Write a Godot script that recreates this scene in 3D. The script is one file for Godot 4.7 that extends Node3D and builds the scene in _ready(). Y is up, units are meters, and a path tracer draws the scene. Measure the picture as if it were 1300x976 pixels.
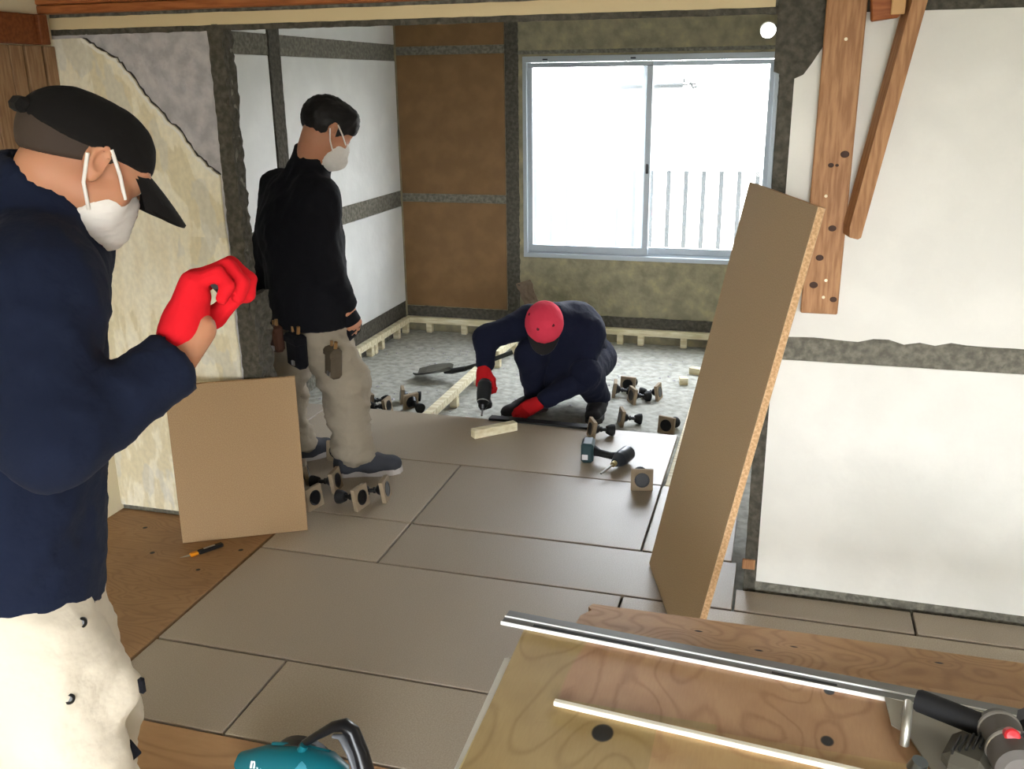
extends Node3D

var rng := RandomNumberGenerator.new()
var M := {}
var counts := {}


func _ready() -> void:
	rng.seed = 7
	# camera
	var cam := Camera3D.new()
	cam.name = "camera"
	add_child(cam)
	cam.transform = Transform3D(Basis(Vector3(0.961475, -0.011577, -0.274648), Vector3(-0.073633, 0.951757, -0.297887), Vector3(0.264846, 0.306634, 0.914238)).orthonormalized(), Vector3(0, 1.6, 2.856))
	cam.fov = 44.6
	cam.near = 0.05
	cam.far = 200.0
	cam.current = true
	# bright overcast sky
	var sm := ProceduralSkyMaterial.new()
	sm.sky_top_color = Color(0.93, 0.96, 1.0)
	sm.sky_horizon_color = Color(1.0, 1.0, 1.0)
	sm.sky_energy_multiplier = 5.0
	sm.ground_bottom_color = Color(0.62, 0.62, 0.6)
	sm.ground_horizon_color = Color(0.86, 0.86, 0.85)
	sm.ground_energy_multiplier = 4.0
	sm.sun_angle_max = 0.0
	var sky := Sky.new()
	sky.sky_material = sm
	var env := Environment.new()
	env.background_mode = Environment.BG_SKY
	env.sky = sky
	env.tonemap_mode = Environment.TONE_MAPPER_LINEAR
	env.tonemap_exposure = 0.73
	env.sdfgi_enabled = true
	env.ssao_enabled = true
	env.ssil_enabled = true
	var we := WorldEnvironment.new()
	we.name = "world_environment"
	we.environment = env
	add_child(we)
	make_materials()
	build_structure()
	build_openings()
	build_boards()
	build_timber()
	build_bench()
	build_small_things()
	build_people()


# ------------------------------------------------------------ helpers
func numbered(called: String) -> String:
	var n: int = counts.get(called, 0)
	counts[called] = n + 1
	return called if n == 0 else "%s_%03d" % [called, n]


func tag(o: Node3D, label: String, category: String, group := "") -> Node3D:
	o.set_meta("label", label)
	o.set_meta("category", category)
	if group != "":
		o.set_meta("group", group)
	return o


func thing(called: String, label: String, category: String, at := Vector3.ZERO, group := "") -> Node3D:
	var o := Node3D.new()
	o.name = numbered(called)
	add_child(o)
	o.position = at
	tag(o, label, category, group)
	return o


func structure(called: String, label := "", category := "") -> Node3D:
	var o := Node3D.new()
	o.name = numbered(called)
	add_child(o)
	o.set_meta("kind", "structure")
	if label != "":
		tag(o, label, category)
	return o


func nb() -> SurfaceTool:
	var st := SurfaceTool.new()
	st.begin(Mesh.PRIMITIVE_TRIANGLES)
	return st


func fin(st: SurfaceTool, called: String, m: Material, parent: Node) -> MeshInstance3D:
	var o := MeshInstance3D.new()
	o.mesh = st.commit()
	o.material_override = null
	o.mesh.surface_set_material(0, m)
	o.name = called
	parent.add_child(o, true)
	return o


func place(mesh: Mesh, called: String, parent: Node, xf := Transform3D()) -> MeshInstance3D:
	var o := MeshInstance3D.new()
	o.mesh = mesh
	o.name = called
	o.transform = xf
	parent.add_child(o, true)
	return o


func mesh_of(st: SurfaceTool, m: Material) -> ArrayMesh:
	var am := st.commit()
	am.surface_set_material(0, m)
	return am


func tri(st: SurfaceTool, a: Vector3, b: Vector3, c: Vector3, n: Vector3) -> void:
	if (b - a).cross(c - a).dot(n) > 0.0:
		var t := b
		b = c
		c = t
	for v: Vector3 in [a, b, c]:
		st.set_normal(n)
		st.set_uv(Vector2(v.x, v.y))
		st.add_vertex(v)


func tri_s(st: SurfaceTool, a: Vector3, b: Vector3, c: Vector3, na: Vector3, nbb: Vector3, nc: Vector3) -> void:
	if (b - a).cross(c - a).dot(na + nbb + nc) > 0.0:
		var t := b
		b = c
		c = t
		t = nbb
		nbb = nc
		nc = t
	st.set_normal(na)
	st.set_uv(Vector2(a.x, a.y))
	st.add_vertex(a)
	st.set_normal(nbb)
	st.set_uv(Vector2(b.x, b.y))
	st.add_vertex(b)
	st.set_normal(nc)
	st.set_uv(Vector2(c.x, c.y))
	st.add_vertex(c)


func quad(st: SurfaceTool, a: Vector3, b: Vector3, c: Vector3, d: Vector3, n: Vector3) -> void:
	tri(st, a, b, c, n)
	tri(st, a, c, d, n)


# chamfered box, centred on the transform
func a_box(st: SurfaceTool, xf: Transform3D, size: Vector3, bev := 0.002) -> void:
	var h := size * 0.5
	var b := minf(bev, minf(h.x, minf(h.y, h.z)) * 0.9)
	var p := {}
	for sx: int in [-1, 1]:
		for sy: int in [-1, 1]:
			for sz: int in [-1, 1]:
				var k := Vector3i(sx, sy, sz)
				p[k] = [xf * Vector3(sx * h.x, sy * (h.y - b), sz * (h.z - b)), xf * Vector3(sx * (h.x - b), sy * h.y, sz * (h.z - b)), xf * Vector3(sx * (h.x - b), sy * (h.y - b), sz * h.z)]
	var bs := xf.basis
	for s: int in [-1, 1]:
		quad(st, p[Vector3i(s, -1, -1)][0], p[Vector3i(s, 1, -1)][0], p[Vector3i(s, 1, 1)][0], p[Vector3i(s, -1, 1)][0], (bs.x * s).normalized())
		quad(st, p[Vector3i(-1, s, -1)][1], p[Vector3i(1, s, -1)][1], p[Vector3i(1, s, 1)][1], p[Vector3i(-1, s, 1)][1], (bs.y * s).normalized())
		quad(st, p[Vector3i(-1, -1, s)][2], p[Vector3i(1, -1, s)][2], p[Vector3i(1, 1, s)][2], p[Vector3i(-1, 1, s)][2], (bs.z * s).normalized())
		for t: int in [-1, 1]:
			quad(st, p[Vector3i(s, t, -1)][0], p[Vector3i(s, t, 1)][0], p[Vector3i(s, t, 1)][1], p[Vector3i(s, t, -1)][1], (bs.x * s + bs.y * t).normalized())
			quad(st, p[Vector3i(s, -1, t)][0], p[Vector3i(s, 1, t)][0], p[Vector3i(s, 1, t)][2], p[Vector3i(s, -1, t)][2], (bs.x * s + bs.z * t).normalized())
			quad(st, p[Vector3i(-1, s, t)][1], p[Vector3i(1, s, t)][1], p[Vector3i(1, s, t)][2], p[Vector3i(-1, s, t)][2], (bs.y * s + bs.z * t).normalized())
			for u: int in [-1, 1]:
				var q: Array = p[Vector3i(s, t, u)]
				tri(st, q[0], q[1], q[2], (bs.x * s + bs.y * t + bs.z * u).normalized())


# box given by its two far corners
func a_block(st: SurfaceTool, lo: Vector3, hi: Vector3, bev := 0.002) -> void:
	a_box(st, Transform3D(Basis(), (lo + hi) * 0.5), (hi - lo).abs(), bev)


# box whose long axis runs from a to b
func along(a: Vector3, b: Vector3, up := Vector3.UP) -> Transform3D:
	var x := (b - a).normalized()
	var z := x.cross(up)
	if z.length() < 0.01:
		z = x.cross(Vector3.FORWARD)
	z = z.normalized()
	return Transform3D(Basis(x, z.cross(x).normalized(), z), (a + b) * 0.5)


func a_bar(st: SurfaceTool, a: Vector3, b: Vector3, h: float, w: float, bev := 0.002, up := Vector3.UP) -> void:
	a_box(st, along(a, b, up), Vector3(a.distance_to(b), h, w), bev)


# round tube along points; radii per point; each radius may be squashed by sq along the frame's second axis
func a_tube(st: SurfaceTool, pts: Array, radii: Array, n := 10, caps := true, sq := 1.0, up := Vector3.UP) -> void:
	var rings := []
	var norms := []
	var side := Vector3.ZERO
	for i in pts.size():
		var d: Vector3 = (pts[mini(i + 1, pts.size() - 1)] - pts[maxi(i - 1, 0)]).normalized()
		if i == 0:
			side = d.cross(up)
			if side.length() < 0.05:
				side = d.cross(Vector3.RIGHT)
		side = (side - d * side.dot(d)).normalized()
		var v := d.cross(side).normalized()
		var ring := []
		var nn := []
		for k in n:
			var an := TAU * k / n
			var r: float = radii[mini(i, radii.size() - 1)]
			ring.append(pts[i] + side * cos(an) * r + v * sin(an) * r * sq)
			nn.append((side * cos(an) * sq + v * sin(an)).normalized())
		rings.append(ring)
		norms.append(nn)
	for i in pts.size() - 1:
		for k in n:
			var k2 := (k + 1) % n
			tri_s(st, rings[i][k], rings[i + 1][k], rings[i + 1][k2], norms[i][k], norms[i + 1][k], norms[i + 1][k2])
			tri_s(st, rings[i][k], rings[i + 1][k2], rings[i][k2], norms[i][k], norms[i + 1][k2], norms[i][k2])
	if caps:
		for e: int in [0, pts.size() - 1]:
			var d2: Vector3 = (pts[1] - pts[0]).normalized() * -1.0 if e == 0 else (pts[e] - pts[e - 1]).normalized()
			for k in n:
				tri(st, pts[e], rings[e][k], rings[e][(k + 1) % n], d2)


func a_rod(st: SurfaceTool, a: Vector3, b: Vector3, r0: float, r1 := -1.0, n := 12) -> void:
	a_tube(st, [a, b], [r0, r0 if r1 < 0.0 else r1], n)


# profile of (radius, height) turned about the transform's y axis; flat-shaded rings where the profile turns sharply
func a_lathe(st: SurfaceTool, xf: Transform3D, prof: Array, n := 20) -> void:
	for i in prof.size() - 1:
		var p0: Vector2 = prof[i]
		var p1: Vector2 = prof[i + 1]
		var t := p1 - p0
		var nn := Vector2(t.y, -t.x).normalized()
		for k in n:
			var a0 := TAU * k / n
			var a1 := TAU * (k + 1) / n
			var d0 := Vector3(cos(a0), 0, sin(a0))
			var d1 := Vector3(cos(a1), 0, sin(a1))
			var n0 := (xf.basis * (d0 * nn.x + Vector3.UP * nn.y)).normalized()
			var n1 := (xf.basis * (d1 * nn.x + Vector3.UP * nn.y)).normalized()
			var a := xf * (d0 * p0.x + Vector3.UP * p0.y)
			var b := xf * (d1 * p0.x + Vector3.UP * p0.y)
			var c := xf * (d1 * p1.x + Vector3.UP * p1.y)
			var d := xf * (d0 * p1.x + Vector3.UP * p1.y)
			if p0.x > 1e-5:
				tri_s(st, a, b, c, n0, n1, n1)
			if p1.x > 1e-5:
				tri_s(st, a, c, d, n0, n1, n0)


# polygon in the transform's xy plane, extruded from z0 to z1
func a_prism(st: SurfaceTool, xf: Transform3D, poly: Array, z0: float, z1: float) -> void:
	var pk := PackedVector2Array(poly)
	var idx := Geometry2D.triangulate_polygon(pk)
	var up := xf.basis.z.normalized()
	for i in range(0, idx.size(), 3):
		var t := [pk[idx[i]], pk[idx[i + 1]], pk[idx[i + 2]]]
		tri(st, xf * Vector3(t[0].x, t[0].y, z1), xf * Vector3(t[1].x, t[1].y, z1), xf * Vector3(t[2].x, t[2].y, z1), up)
		tri(st, xf * Vector3(t[0].x, t[0].y, z0), xf * Vector3(t[1].x, t[1].y, z0), xf * Vector3(t[2].x, t[2].y, z0), -up)
	var cw := Geometry2D.is_polygon_clockwise(pk)
	for i in pk.size():
		var a := pk[i]
		var b := pk[(i + 1) % pk.size()]
		var e := b - a
		var n2 := Vector2(e.y, -e.x) * (-1.0 if cw else 1.0)
		var n := (xf.basis * Vector3(n2.x, n2.y, 0)).normalized()
		quad(st, xf * Vector3(a.x, a.y, z0), xf * Vector3(b.x, b.y, z0), xf * Vector3(b.x, b.y, z1), xf * Vector3(a.x, a.y, z1), n)


# a rough cement strip from a to b: w across, d out of the wall, its outline and face broken by noise
func a_rough(st: SurfaceTool, a: Vector3, b: Vector3, w: Vector3, d: Vector3, seed_: int, amp: float, step := 0.02, ragged0 := 1.0, ragged1 := 1.0) -> void:
	var nz := FastNoiseLite.new()
	nz.seed = seed_
	nz.frequency = 14.0
	nz.fractal_octaves = 3
	var l := a.distance_to(b)
	var n := maxi(2, int(l / step))
	var m := maxi(3, int(w.length() / step) + 2)
	var grid := []
	var wd := w.normalized()
	var dd := d.normalized()
	for i in n + 1:
		var c := a.lerp(b, float(i) / n)
		var row := []
		for j in m + 1:
			var t := float(j) / m
			var p := c + w * (t - 0.5)
			if j == 0:
				p -= wd * (absf(nz.get_noise_3dv(p)) * amp * 2.2 * ragged0)
			elif j == m:
				p += wd * (absf(nz.get_noise_3dv(p + Vector3(3, 1, 2))) * amp * 2.2 * ragged1)
			row.append(p + d + dd * nz.get_noise_3dv(p * 1.7) * amp * 0.9)
		grid.append(row)
	for i in n:
		for j in m:
			var p0: Vector3 = grid[i][j]
			var p1: Vector3 = grid[i + 1][j]
			var p2: Vector3 = grid[i + 1][j + 1]
			var p3: Vector3 = grid[i][j + 1]
			var nn := (p1 - p0).cross(p3 - p0).normalized()
			if nn.dot(dd) < 0.0:
				nn = -nn
			quad(st, p0, p1, p2, p3, nn)
		for j: int in [0, m]:
			var s := -1.0 if j == 0 else 1.0
			var q0: Vector3 = grid[i][j]
			var q1: Vector3 = grid[i + 1][j]
			quad(st, q0, q1, q1 - d * 1.3, q0 - d * 1.3, wd * s)
	for e: int in [0, n]:
		var nrm := (a - b).normalized() * (1.0 if e == 0 else -1.0)
		for j in m:
			var r0: Vector3 = grid[e][j]
			var r1: Vector3 = grid[e][j + 1]
			quad(st, r0, r1, r1 - d * 1.3, r0 - d * 1.3, nrm)


# rectangle lo..hi in a wall plane with rectangular holes: list of rectangles that are left
func cut_rects(full: Rect2, holes: Array) -> Array:
	var rects := [full]
	for h: Rect2 in holes:
		var left := []
		for r: Rect2 in rects:
			var c := r.intersection(h)
			if c.size.x <= 0.0 or c.size.y <= 0.0:
				left.append(r)
				continue
			if c.position.x > r.position.x:
				left.append(Rect2(r.position.x, r.position.y, c.position.x - r.position.x, r.size.y))
			if c.end.x < r.end.x:
				left.append(Rect2(c.end.x, r.position.y, r.end.x - c.end.x, r.size.y))
			if c.position.y > r.position.y:
				left.append(Rect2(c.position.x, r.position.y, c.size.x, c.position.y - r.position.y))
			if c.end.y < r.end.y:
				left.append(Rect2(c.position.x, c.end.y, c.size.x, r.end.y - c.end.y))
		rects = left
	return rects


# ------------------------------------------------------------ textures and materials
func noise_tex(seed_: int, freq: float, cols: Array, offs: Array, size := 512, oct := 4, kind := FastNoiseLite.TYPE_SIMPLEX_SMOOTH, normal := 0.0) -> NoiseTexture2D:
	var n := FastNoiseLite.new()
	n.seed = seed_
	n.frequency = freq
	n.noise_type = kind
	n.fractal_octaves = oct
	var t := NoiseTexture2D.new()
	t.width = size
	t.height = size
	t.seamless = true
	t.noise = n
	if normal > 0.0:
		t.as_normal_map = true
		t.bump_strength = normal
	elif cols.size() > 0:
		var g := Gradient.new()
		g.offsets = PackedFloat32Array(offs)
		g.colors = PackedColorArray(cols)
		t.color_ramp = g
	return t


func mat(col: Color, rough := 0.8, tex: Texture2D = null, scale := Vector3.ONE, nrm: Texture2D = null, nscale := 0.5) -> StandardMaterial3D:
	var m := StandardMaterial3D.new()
	m.albedo_color = col
	m.roughness = rough
	m.metallic_specular = 0.4
	if tex:
		m.albedo_texture = tex
	if tex or nrm:
		m.uv1_triplanar = true
		m.uv1_scale = scale
		m.uv1_triplanar_sharpness = 6.0
	if nrm:
		m.normal_enabled = true
		m.normal_texture = nrm
		m.normal_scale = nscale
	return m


func metal(col: Color, rough := 0.35, metallic := 1.0) -> StandardMaterial3D:
	var m := StandardMaterial3D.new()
	m.albedo_color = col
	m.roughness = rough
	m.metallic = metallic
	return m


func C(r: int, g: int, b: int) -> Color:
	return Color(r / 255.0, g / 255.0, b / 255.0)


# flat-sawn veneer: growth rings as contour bands of a stretched noise, with knots given as (u, v, radius)
func veneer(w: int, h: int, seed_: int, bands: float, stretch: Vector2, light: Color, dark: Color, knots: Array, contrast := 0.5) -> ImageTexture:
	var im := Image.create(w, h, false, Image.FORMAT_RGB8)
	var a := FastNoiseLite.new()
	a.seed = seed_
	a.frequency = 1.0
	a.fractal_octaves = 2
	var f := FastNoiseLite.new()
	f.seed = seed_ + 5
	f.frequency = 1.0
	f.fractal_octaves = 3
	for y in h:
		for x in w:
			var u := float(x) / w
			var v := float(y) / h
			var val := a.get_noise_2d(u * stretch.x, v * stretch.y)
			var kd := 0.0
			var spot := 0.0
			for k: Array in knots:
				var dx: float = (u - k[0]) * w / h
				var dy: float = v - k[1]
				var q: float = sqrt(dx * dx + dy * dy) / k[2]
				kd += exp(-q * q * 0.12) * 0.5
				spot = maxf(spot, clampf(1.35 - q, 0.0, 1.0) * k[3])
			var s := (val + kd) * bands
			var ring := pow(0.5 + 0.5 * sin(s * TAU), 3.0)
			var fine := f.get_noise_2d(u * stretch.x * 22.0, v * stretch.y * 22.0) * 0.5 + 0.5
			var t := clampf(ring * contrast + fine * 0.22 + a.get_noise_2d(u * 3.0 + 40.0, v * 3.0) * 0.25, 0.0, 1.0)
			var c := light.lerp(dark, t)
			c = c.lerp(Color(0.07, 0.035, 0.02), smoothstep(0.25, 0.6, spot))
			im.set_pixel(x, y, c)
	im.generate_mipmaps()
	return ImageTexture.create_from_image(im)


func make_materials() -> void:
	var chip := noise_tex(11, 0.09, [C(176, 163, 148), C(185, 172, 156), C(194, 181, 165)], [0.25, 0.5, 0.75], 512, 4)
	M.board = mat(Color(0.86, 0.85, 0.83), 0.42, chip, Vector3(4.6, 4.6, 4.6))
	M.board_b = mat(Color(0.83, 0.82, 0.80), 0.42, chip, Vector3(4.2, 4.2, 4.2))
	M.board_c = mat(Color(0.89, 0.88, 0.85), 0.42, chip, Vector3(3.7, 3.7, 3.7))
	M.board_lean = mat(Color(1.0, 0.94, 0.83), 0.7, chip, Vector3(4.6, 4.6, 4.6))
	M.board_small = mat(Color(0.86, 0.76, 0.62), 0.7, chip, Vector3(4.6, 4.6, 4.6))
	var flake := noise_tex(12, 0.06, [C(176, 140, 100), C(196, 158, 117), C(212, 178, 138)], [0.2, 0.5, 0.8], 256, 3, FastNoiseLite.TYPE_CELLULAR)
	M.board_edge = mat(Color(1, 1, 1), 0.9, flake, Vector3(8, 8, 8))
	var conc := noise_tex(13, 0.02, [C(158, 157, 150), C(180, 179, 172), C(198, 197, 190)], [0.15, 0.5, 0.85], 1024, 6)
	var conc_n := noise_tex(14, 0.03, [], [], 512, 5, FastNoiseLite.TYPE_SIMPLEX_SMOOTH, 6.0)
	M.concrete = mat(Color(0.95, 0.95, 0.93), 0.85, conc, Vector3(0.7, 0.7, 0.7), conc_n, 0.35)
	var wall := noise_tex(15, 0.012, [C(220, 220, 216), C(223, 223, 219), C(227, 227, 223)], [0.25, 0.5, 0.75], 512, 5)
	var wall_n := noise_tex(16, 0.05, [], [], 512, 4, FastNoiseLite.TYPE_SIMPLEX_SMOOTH, 2.0)
	M.white = mat(Color(1, 1, 1), 0.55, wall, Vector3(0.6, 0.6, 0.6), wall_n, 0.15)
	M.white_right = mat(Color(1.0, 0.99, 0.97), 0.6, wall, Vector3(0.5, 0.5, 0.5), wall_n, 0.15)
	M.plain_wall = mat(C(205, 202, 194), 0.85)
	M.ceiling = mat(C(190, 186, 176), 0.9)
	var cem := noise_tex(17, 0.03, [C(84, 82, 75), C(98, 95, 88), C(112, 109, 101)], [0.2, 0.5, 0.8], 512, 5)
	M.cement = mat(Color(0.84, 0.83, 0.8), 0.95, cem, Vector3(2, 2, 2), conc_n, 1.0)
	M.cement_light = mat(Color(1.15, 1.15, 1.12), 0.95, cem, Vector3(2, 2, 2), conc_n, 1.0)
	var stain := noise_tex(18, 0.008, [C(136, 131, 112), C(149, 143, 123), C(157, 150, 127), C(176, 166, 134)], [0.2, 0.45, 0.65, 0.92], 1024, 6)
	M.stained = mat(Color(0.95, 0.94, 0.9), 0.9, stain, Vector3(0.9, 0.9, 0.9), conc_n, 0.4)
	var grey := noise_tex(19, 0.02, [C(146, 146, 148), C(158, 158, 160), C(168, 168, 168)], [0.25, 0.5, 0.8], 512, 5)
	M.grey_plaster = mat(Color(1.12, 1.1, 1.1), 0.9, grey, Vector3(1.2, 1.2, 1.2), conc_n, 0.5)
	var hard := noise_tex(20, 0.012, [C(117, 87, 54), C(121, 91, 57), C(126, 95, 60)], [0.25, 0.5, 0.75], 512, 4)
	M.hardboard = mat(Color(1, 1, 1), 0.55, hard, Vector3(0.9, 0.9, 0.9))
	var grain := noise_tex(21, 0.02, [C(152, 104, 68), C(168, 119, 80), C(180, 131, 90)], [0.25, 0.5, 0.78], 512, 5)
	M.timber = mat(Color(1.0, 1.03, 1.04), 0.6, grain, Vector3(6, 0.7, 6))
	M.timber_beam = mat(Color(0.95, 0.8, 0.68), 0.6, grain, Vector3(0.7, 6, 6))
	M.timber_brace = mat(Color(0.82, 0.66, 0.52), 0.6, grain, Vector3(0.7, 6, 6))
	M.timber_dark = mat(Color(0.7, 0.56, 0.45), 0.6, grain, Vector3(0.8, 5, 5))
	M.timber_old = mat(Color(0.84, 0.92, 0.98), 0.6, grain, Vector3(6, 0.7, 6))
	M.knot = mat(C(62, 36, 20), 0.6)
	var pale := noise_tex(22, 0.02, [C(214, 200, 160), C(230, 219, 184), C(240, 231, 203)], [0.25, 0.5, 0.78], 256, 4)
	M.pale = mat(Color(1, 1, 1), 0.7, pale, Vector3(1, 6, 6))
	M.pale_end = mat(C(206, 188, 140), 0.8)
	M.alu = metal(C(196, 198, 198), 0.35)
	M.alu_frame = mat(C(176, 184, 190), 0.4)
	M.alu_frame.metallic = 0.6
	M.steel = metal(C(170, 170, 168), 0.4)
	M.dark_steel = metal(C(70, 70, 70), 0.45)
	M.black = mat(C(22, 22, 22), 0.55)
	M.rubber = mat(C(26, 26, 27), 0.75)
	M.black_gloss = mat(C(18, 18, 20), 0.3)
	M.rail = mat(C(66, 68, 70), 0.5)
	M.balcony = mat(C(214, 214, 210), 0.9)
	M.hole = mat(C(14, 11, 9), 0.9)
	M.glass = StandardMaterial3D.new()
	M.glass.albedo_color = Color(0.95, 1, 1, 0.06)
	M.glass.transparency = BaseMaterial3D.TRANSPARENCY_ALPHA
	M.glass.roughness = 0.02


# ------------------------------------------------------------ setting
func wall_mesh(st: SurfaceTool, rects: Array, axis: String, at0: float, at1: float) -> void:
	for r: Rect2 in rects:
		if axis == "z":
			a_block(st, Vector3(r.position.x, r.position.y, at0), Vector3(r.end.x, r.end.y, at1), 0.0)
		else:
			a_block(st, Vector3(at0, r.position.y, r.position.x), Vector3(at1, r.end.y, r.end.x), 0.0)


func slab(parent: Node, called: String, m: Material, lo: Vector3, hi: Vector3, bev := 0.002) -> MeshInstance3D:
	var st := nb()
	a_block(st, lo, hi, bev)
	return fin(st, called, m, parent)


func cream_texture() -> ImageTexture:
	var w := 512
	var h := 1024
	var im := Image.create(w, h, false, Image.FORMAT_RGB8)
	var a := FastNoiseLite.new()
	a.seed = 31
	a.frequency = 0.011
	a.fractal_octaves = 5
	var b := FastNoiseLite.new()
	b.seed = 32
	b.frequency = 0.006
	b.fractal_octaves = 4
	for y in h:
		for x in w:
			# metres on the wall
			var px := -2.46 + 0.62 * x / w
			var py := 1.77 * (1.0 - float(y) / h)
			var na := a.get_noise_2d(x * 1.4, y * 0.6)
			var nbv := b.get_noise_2d(x * 1.3, y * 0.7)
			var c := Color(0.94, 0.915, 0.83).lerp(Color(0.91, 0.87, 0.76), clampf(0.5 + na, 0, 1))
			# scraped band that runs down beside the crack and along the post
			var line := -2.3 + (1.75 - py) * 0.78
			var near := exp(-pow((px - line + 0.06) / 0.11, 2.0)) if py > 1.1 else exp(-pow((px + 1.93 + 0.05 * sin(py * 9.0)) / 0.08, 2.0))
			var low := smoothstep(0.95, 0.7, py) * smoothstep(-2.1, -2.2, px) * 0.9
			var low2 := smoothstep(0.35, 0.15, py) * 0.8
			var k := smoothstep(0.48, 0.6, near * 0.8 + maxf(low, low2) * 0.65 + na * 0.55)
			c = c.lerp(Color(0.82, 0.77, 0.62), k * 0.5)
			var g := smoothstep(0.52, 0.62, near * 0.7 + low2 * 0.6 + nbv * 0.8)
			c = c.lerp(Color(0.82, 0.81, 0.77), g * 0.5)
			var s := a.get_noise_2d(x * 5.0 + 900.0, y * 5.0)
			c = c * (1.0 + s * 0.05)
			im.set_pixel(x, y, c)
	im.generate_mipmaps()
	return ImageTexture.create_from_image(im)


func build_structure() -> void:
	var f := structure("floor", "grey dusty bare concrete slab, partly covered by new brown floor boards", "floor")
	slab(f, "concrete_slab", M.concrete, Vector3(-2.75, -0.29, -3.58), Vector3(2.7, -0.13, 5.3), 0.0)
	# new base boards on the slab, one mesh each, 7 mm apart
	var rows := [
		[-1.352, -0.75, [-2.6, -2.212, -0.40]],
		[-0.75, -0.16, [-2.6, -1.283, -0.40, -0.08]],
		[-0.16, 0.022, [-1.775, -1.283, -0.145, -0.062]],
		[0.022, 0.16, [-1.735, -1.283, 0.48, 2.0]],
		[0.16, 0.768, [-1.745, -0.413, 1.4, 2.55]],
		[0.768, 1.11, [-1.745, -1.30, 0.52, 2.3]],
		[1.11, 1.72, [-0.25, 1.57, 2.55]],
		[1.72, 2.33, [-1.0, 0.82, 2.55]],
		[2.33, 2.94, [-0.4, 1.42, 2.55]],
	]
	# the strip across the threshold is one board deep in front of the doorway
	rows[2][1] = 0.16
	rows[2][2] = [-1.745, -1.283, -0.062]
	rows[3][2] = [-0.062, 0.48, 2.0]
	var kinds := [M.board, M.board_b, M.board_c]
	var n := 0
	for r: Array in rows:
		for i in r[2].size() - 1:
			slab(f, "floor_panel", kinds[(n * 7 + i) % 3], Vector3(r[2][i] + 0.004, -0.02, r[0] + 0.005), Vector3(r[2][i + 1] - 0.004, rng.randf_range(-0.0008, 0.0008), r[1] - 0.005), 0.0015)
			n += 1
	# knotty plywood: left strip and the front sheet
	var ply := StandardMaterial3D.new()
	ply.albedo_texture = veneer(512, 512, 51, 5.0, Vector2(1.2, 5.0), Color(0.60, 0.46, 0.31), Color(0.47, 0.33, 0.2), [[0.3, 0.3, 0.015, 0.8], [0.55, 0.52, 0.017, 0.75], [0.42, 0.7, 0.014, 0.8], [0.62, 0.2, 0.016, 0.7], [0.75, 0.75, 0.016, 0.8], [0.5, 0.4, 0.012, 0.8], [0.2, 0.55, 0.014, 0.75], [0.85, 0.45, 0.015, 0.8], [0.1, 0.15, 0.014, 0.8], [0.9, 0.1, 0.013, 0.8]], 0.35)
	ply.roughness = 0.6
	ply.uv1_triplanar = true
	ply.uv1_scale = Vector3(1.5, 1.5, 1.5)
	var ply2 := ply.duplicate()
	ply2.albedo_color = Color(1.2, 1.22, 1.25)
	ply2.uv1_scale = Vector3(0.6, 0.6, 0.6)
	slab(f, "plywood_panel", ply, Vector3(-2.45, -0.02, 0.004), Vector3(-1.752, 0.0, 1.106), 0.0015)
	slab(f, "plywood_panel", ply2, Vector3(-2.45, -0.02, 1.114), Vector3(-0.26, 0.0, 1.72), 0.0015)
	slab(f, "plywood_panel", ply2, Vector3(-2.45, -0.02, 1.727), Vector3(-1.01, 0.0, 2.6), 0.0015)

	# back wall with its window opening and a round sleeve hole for a pipe
	var w := structure("wall_back", "stained olive grey back wall with bare brown boards at its left and an opening for a window", "wall")
	var st := nb()
	wall_mesh(st, cut_rects(Rect2(-2.75, -0.2, 2.77, 2.62), [Rect2(-1.715, 0.444, 1.63, 1.316), Rect2(-0.231, 1.825, 0.12, 0.12)]), "z", -3.58, -3.4)
	for z: float in [-3.4, -3.58]:
		for k in 32:
			var q := []
			for j in 2:
				var an := TAU * (k + j) / 32.0
				var d := Vector2(cos(an), sin(an))
				var far := d * 0.06 / maxf(absf(d.x), absf(d.y))
				q.append(Vector3(-0.171 + d.x * 0.048, 1.885 + d.y * 0.048, z))
				q.append(Vector3(-0.171 + far.x, 1.885 + far.y, z))
			quad(st, q[0], q[1], q[3], q[2], Vector3(0, 0, 1.0 if z > -3.5 else -1.0))
	fin(st, "wall_body", M.stained, w)
	st = nb()
	a_lathe(st, Transform3D(Basis(Vector3.RIGHT, Vector3(0, 0, 1), Vector3(0, -1, 0)), Vector3(-0.171, 1.885, -3.58)), [Vector2(0.05, 0.0), Vector2(0.05, 0.184), Vector2(0.046, 0.184), Vector2(0.046, 0.0), Vector2(0.05, 0.0)], 28)
	fin(st, "pipe_sleeve", M.plain_wall, w)
	slab(w, "brown_board", M.hardboard, Vector3(-2.6, 0.06, -3.405), Vector3(-1.838, 0.806, -3.391))
	slab(w, "brown_board", M.hardboard, Vector3(-2.6, 0.865, -3.405), Vector3(-1.838, 1.783, -3.391))
	slab(w, "brown_board", M.hardboard, Vector3(-2.6, 1.838, -3.405), Vector3(-1.838, 2.4, -3.391))
	st = nb()
	a_rough(st, Vector3(-1.79, -0.1, -3.4), Vector3(-1.79, 2.4, -3.4), Vector3(0.088, 0, 0), Vector3(0, 0, 0.006), 41, 0.005, 0.02, 0.3, 1.0)
	fin(st, "cement_strip", M.cement, w)
	st = nb()
	a_rough(st, Vector3(-2.6, 0.8355, -3.4), Vector3(-1.83, 0.8355, -3.4), Vector3(0, 0.054, 0), Vector3(0, 0, 0.004), 42, 0.003)
	a_rough(st, Vector3(-2.6, 1.81, -3.4), Vector3(-1.83, 1.81, -3.4), Vector3(0, 0.05, 0), Vector3(0, 0, 0.004), 43, 0.003)
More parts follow.
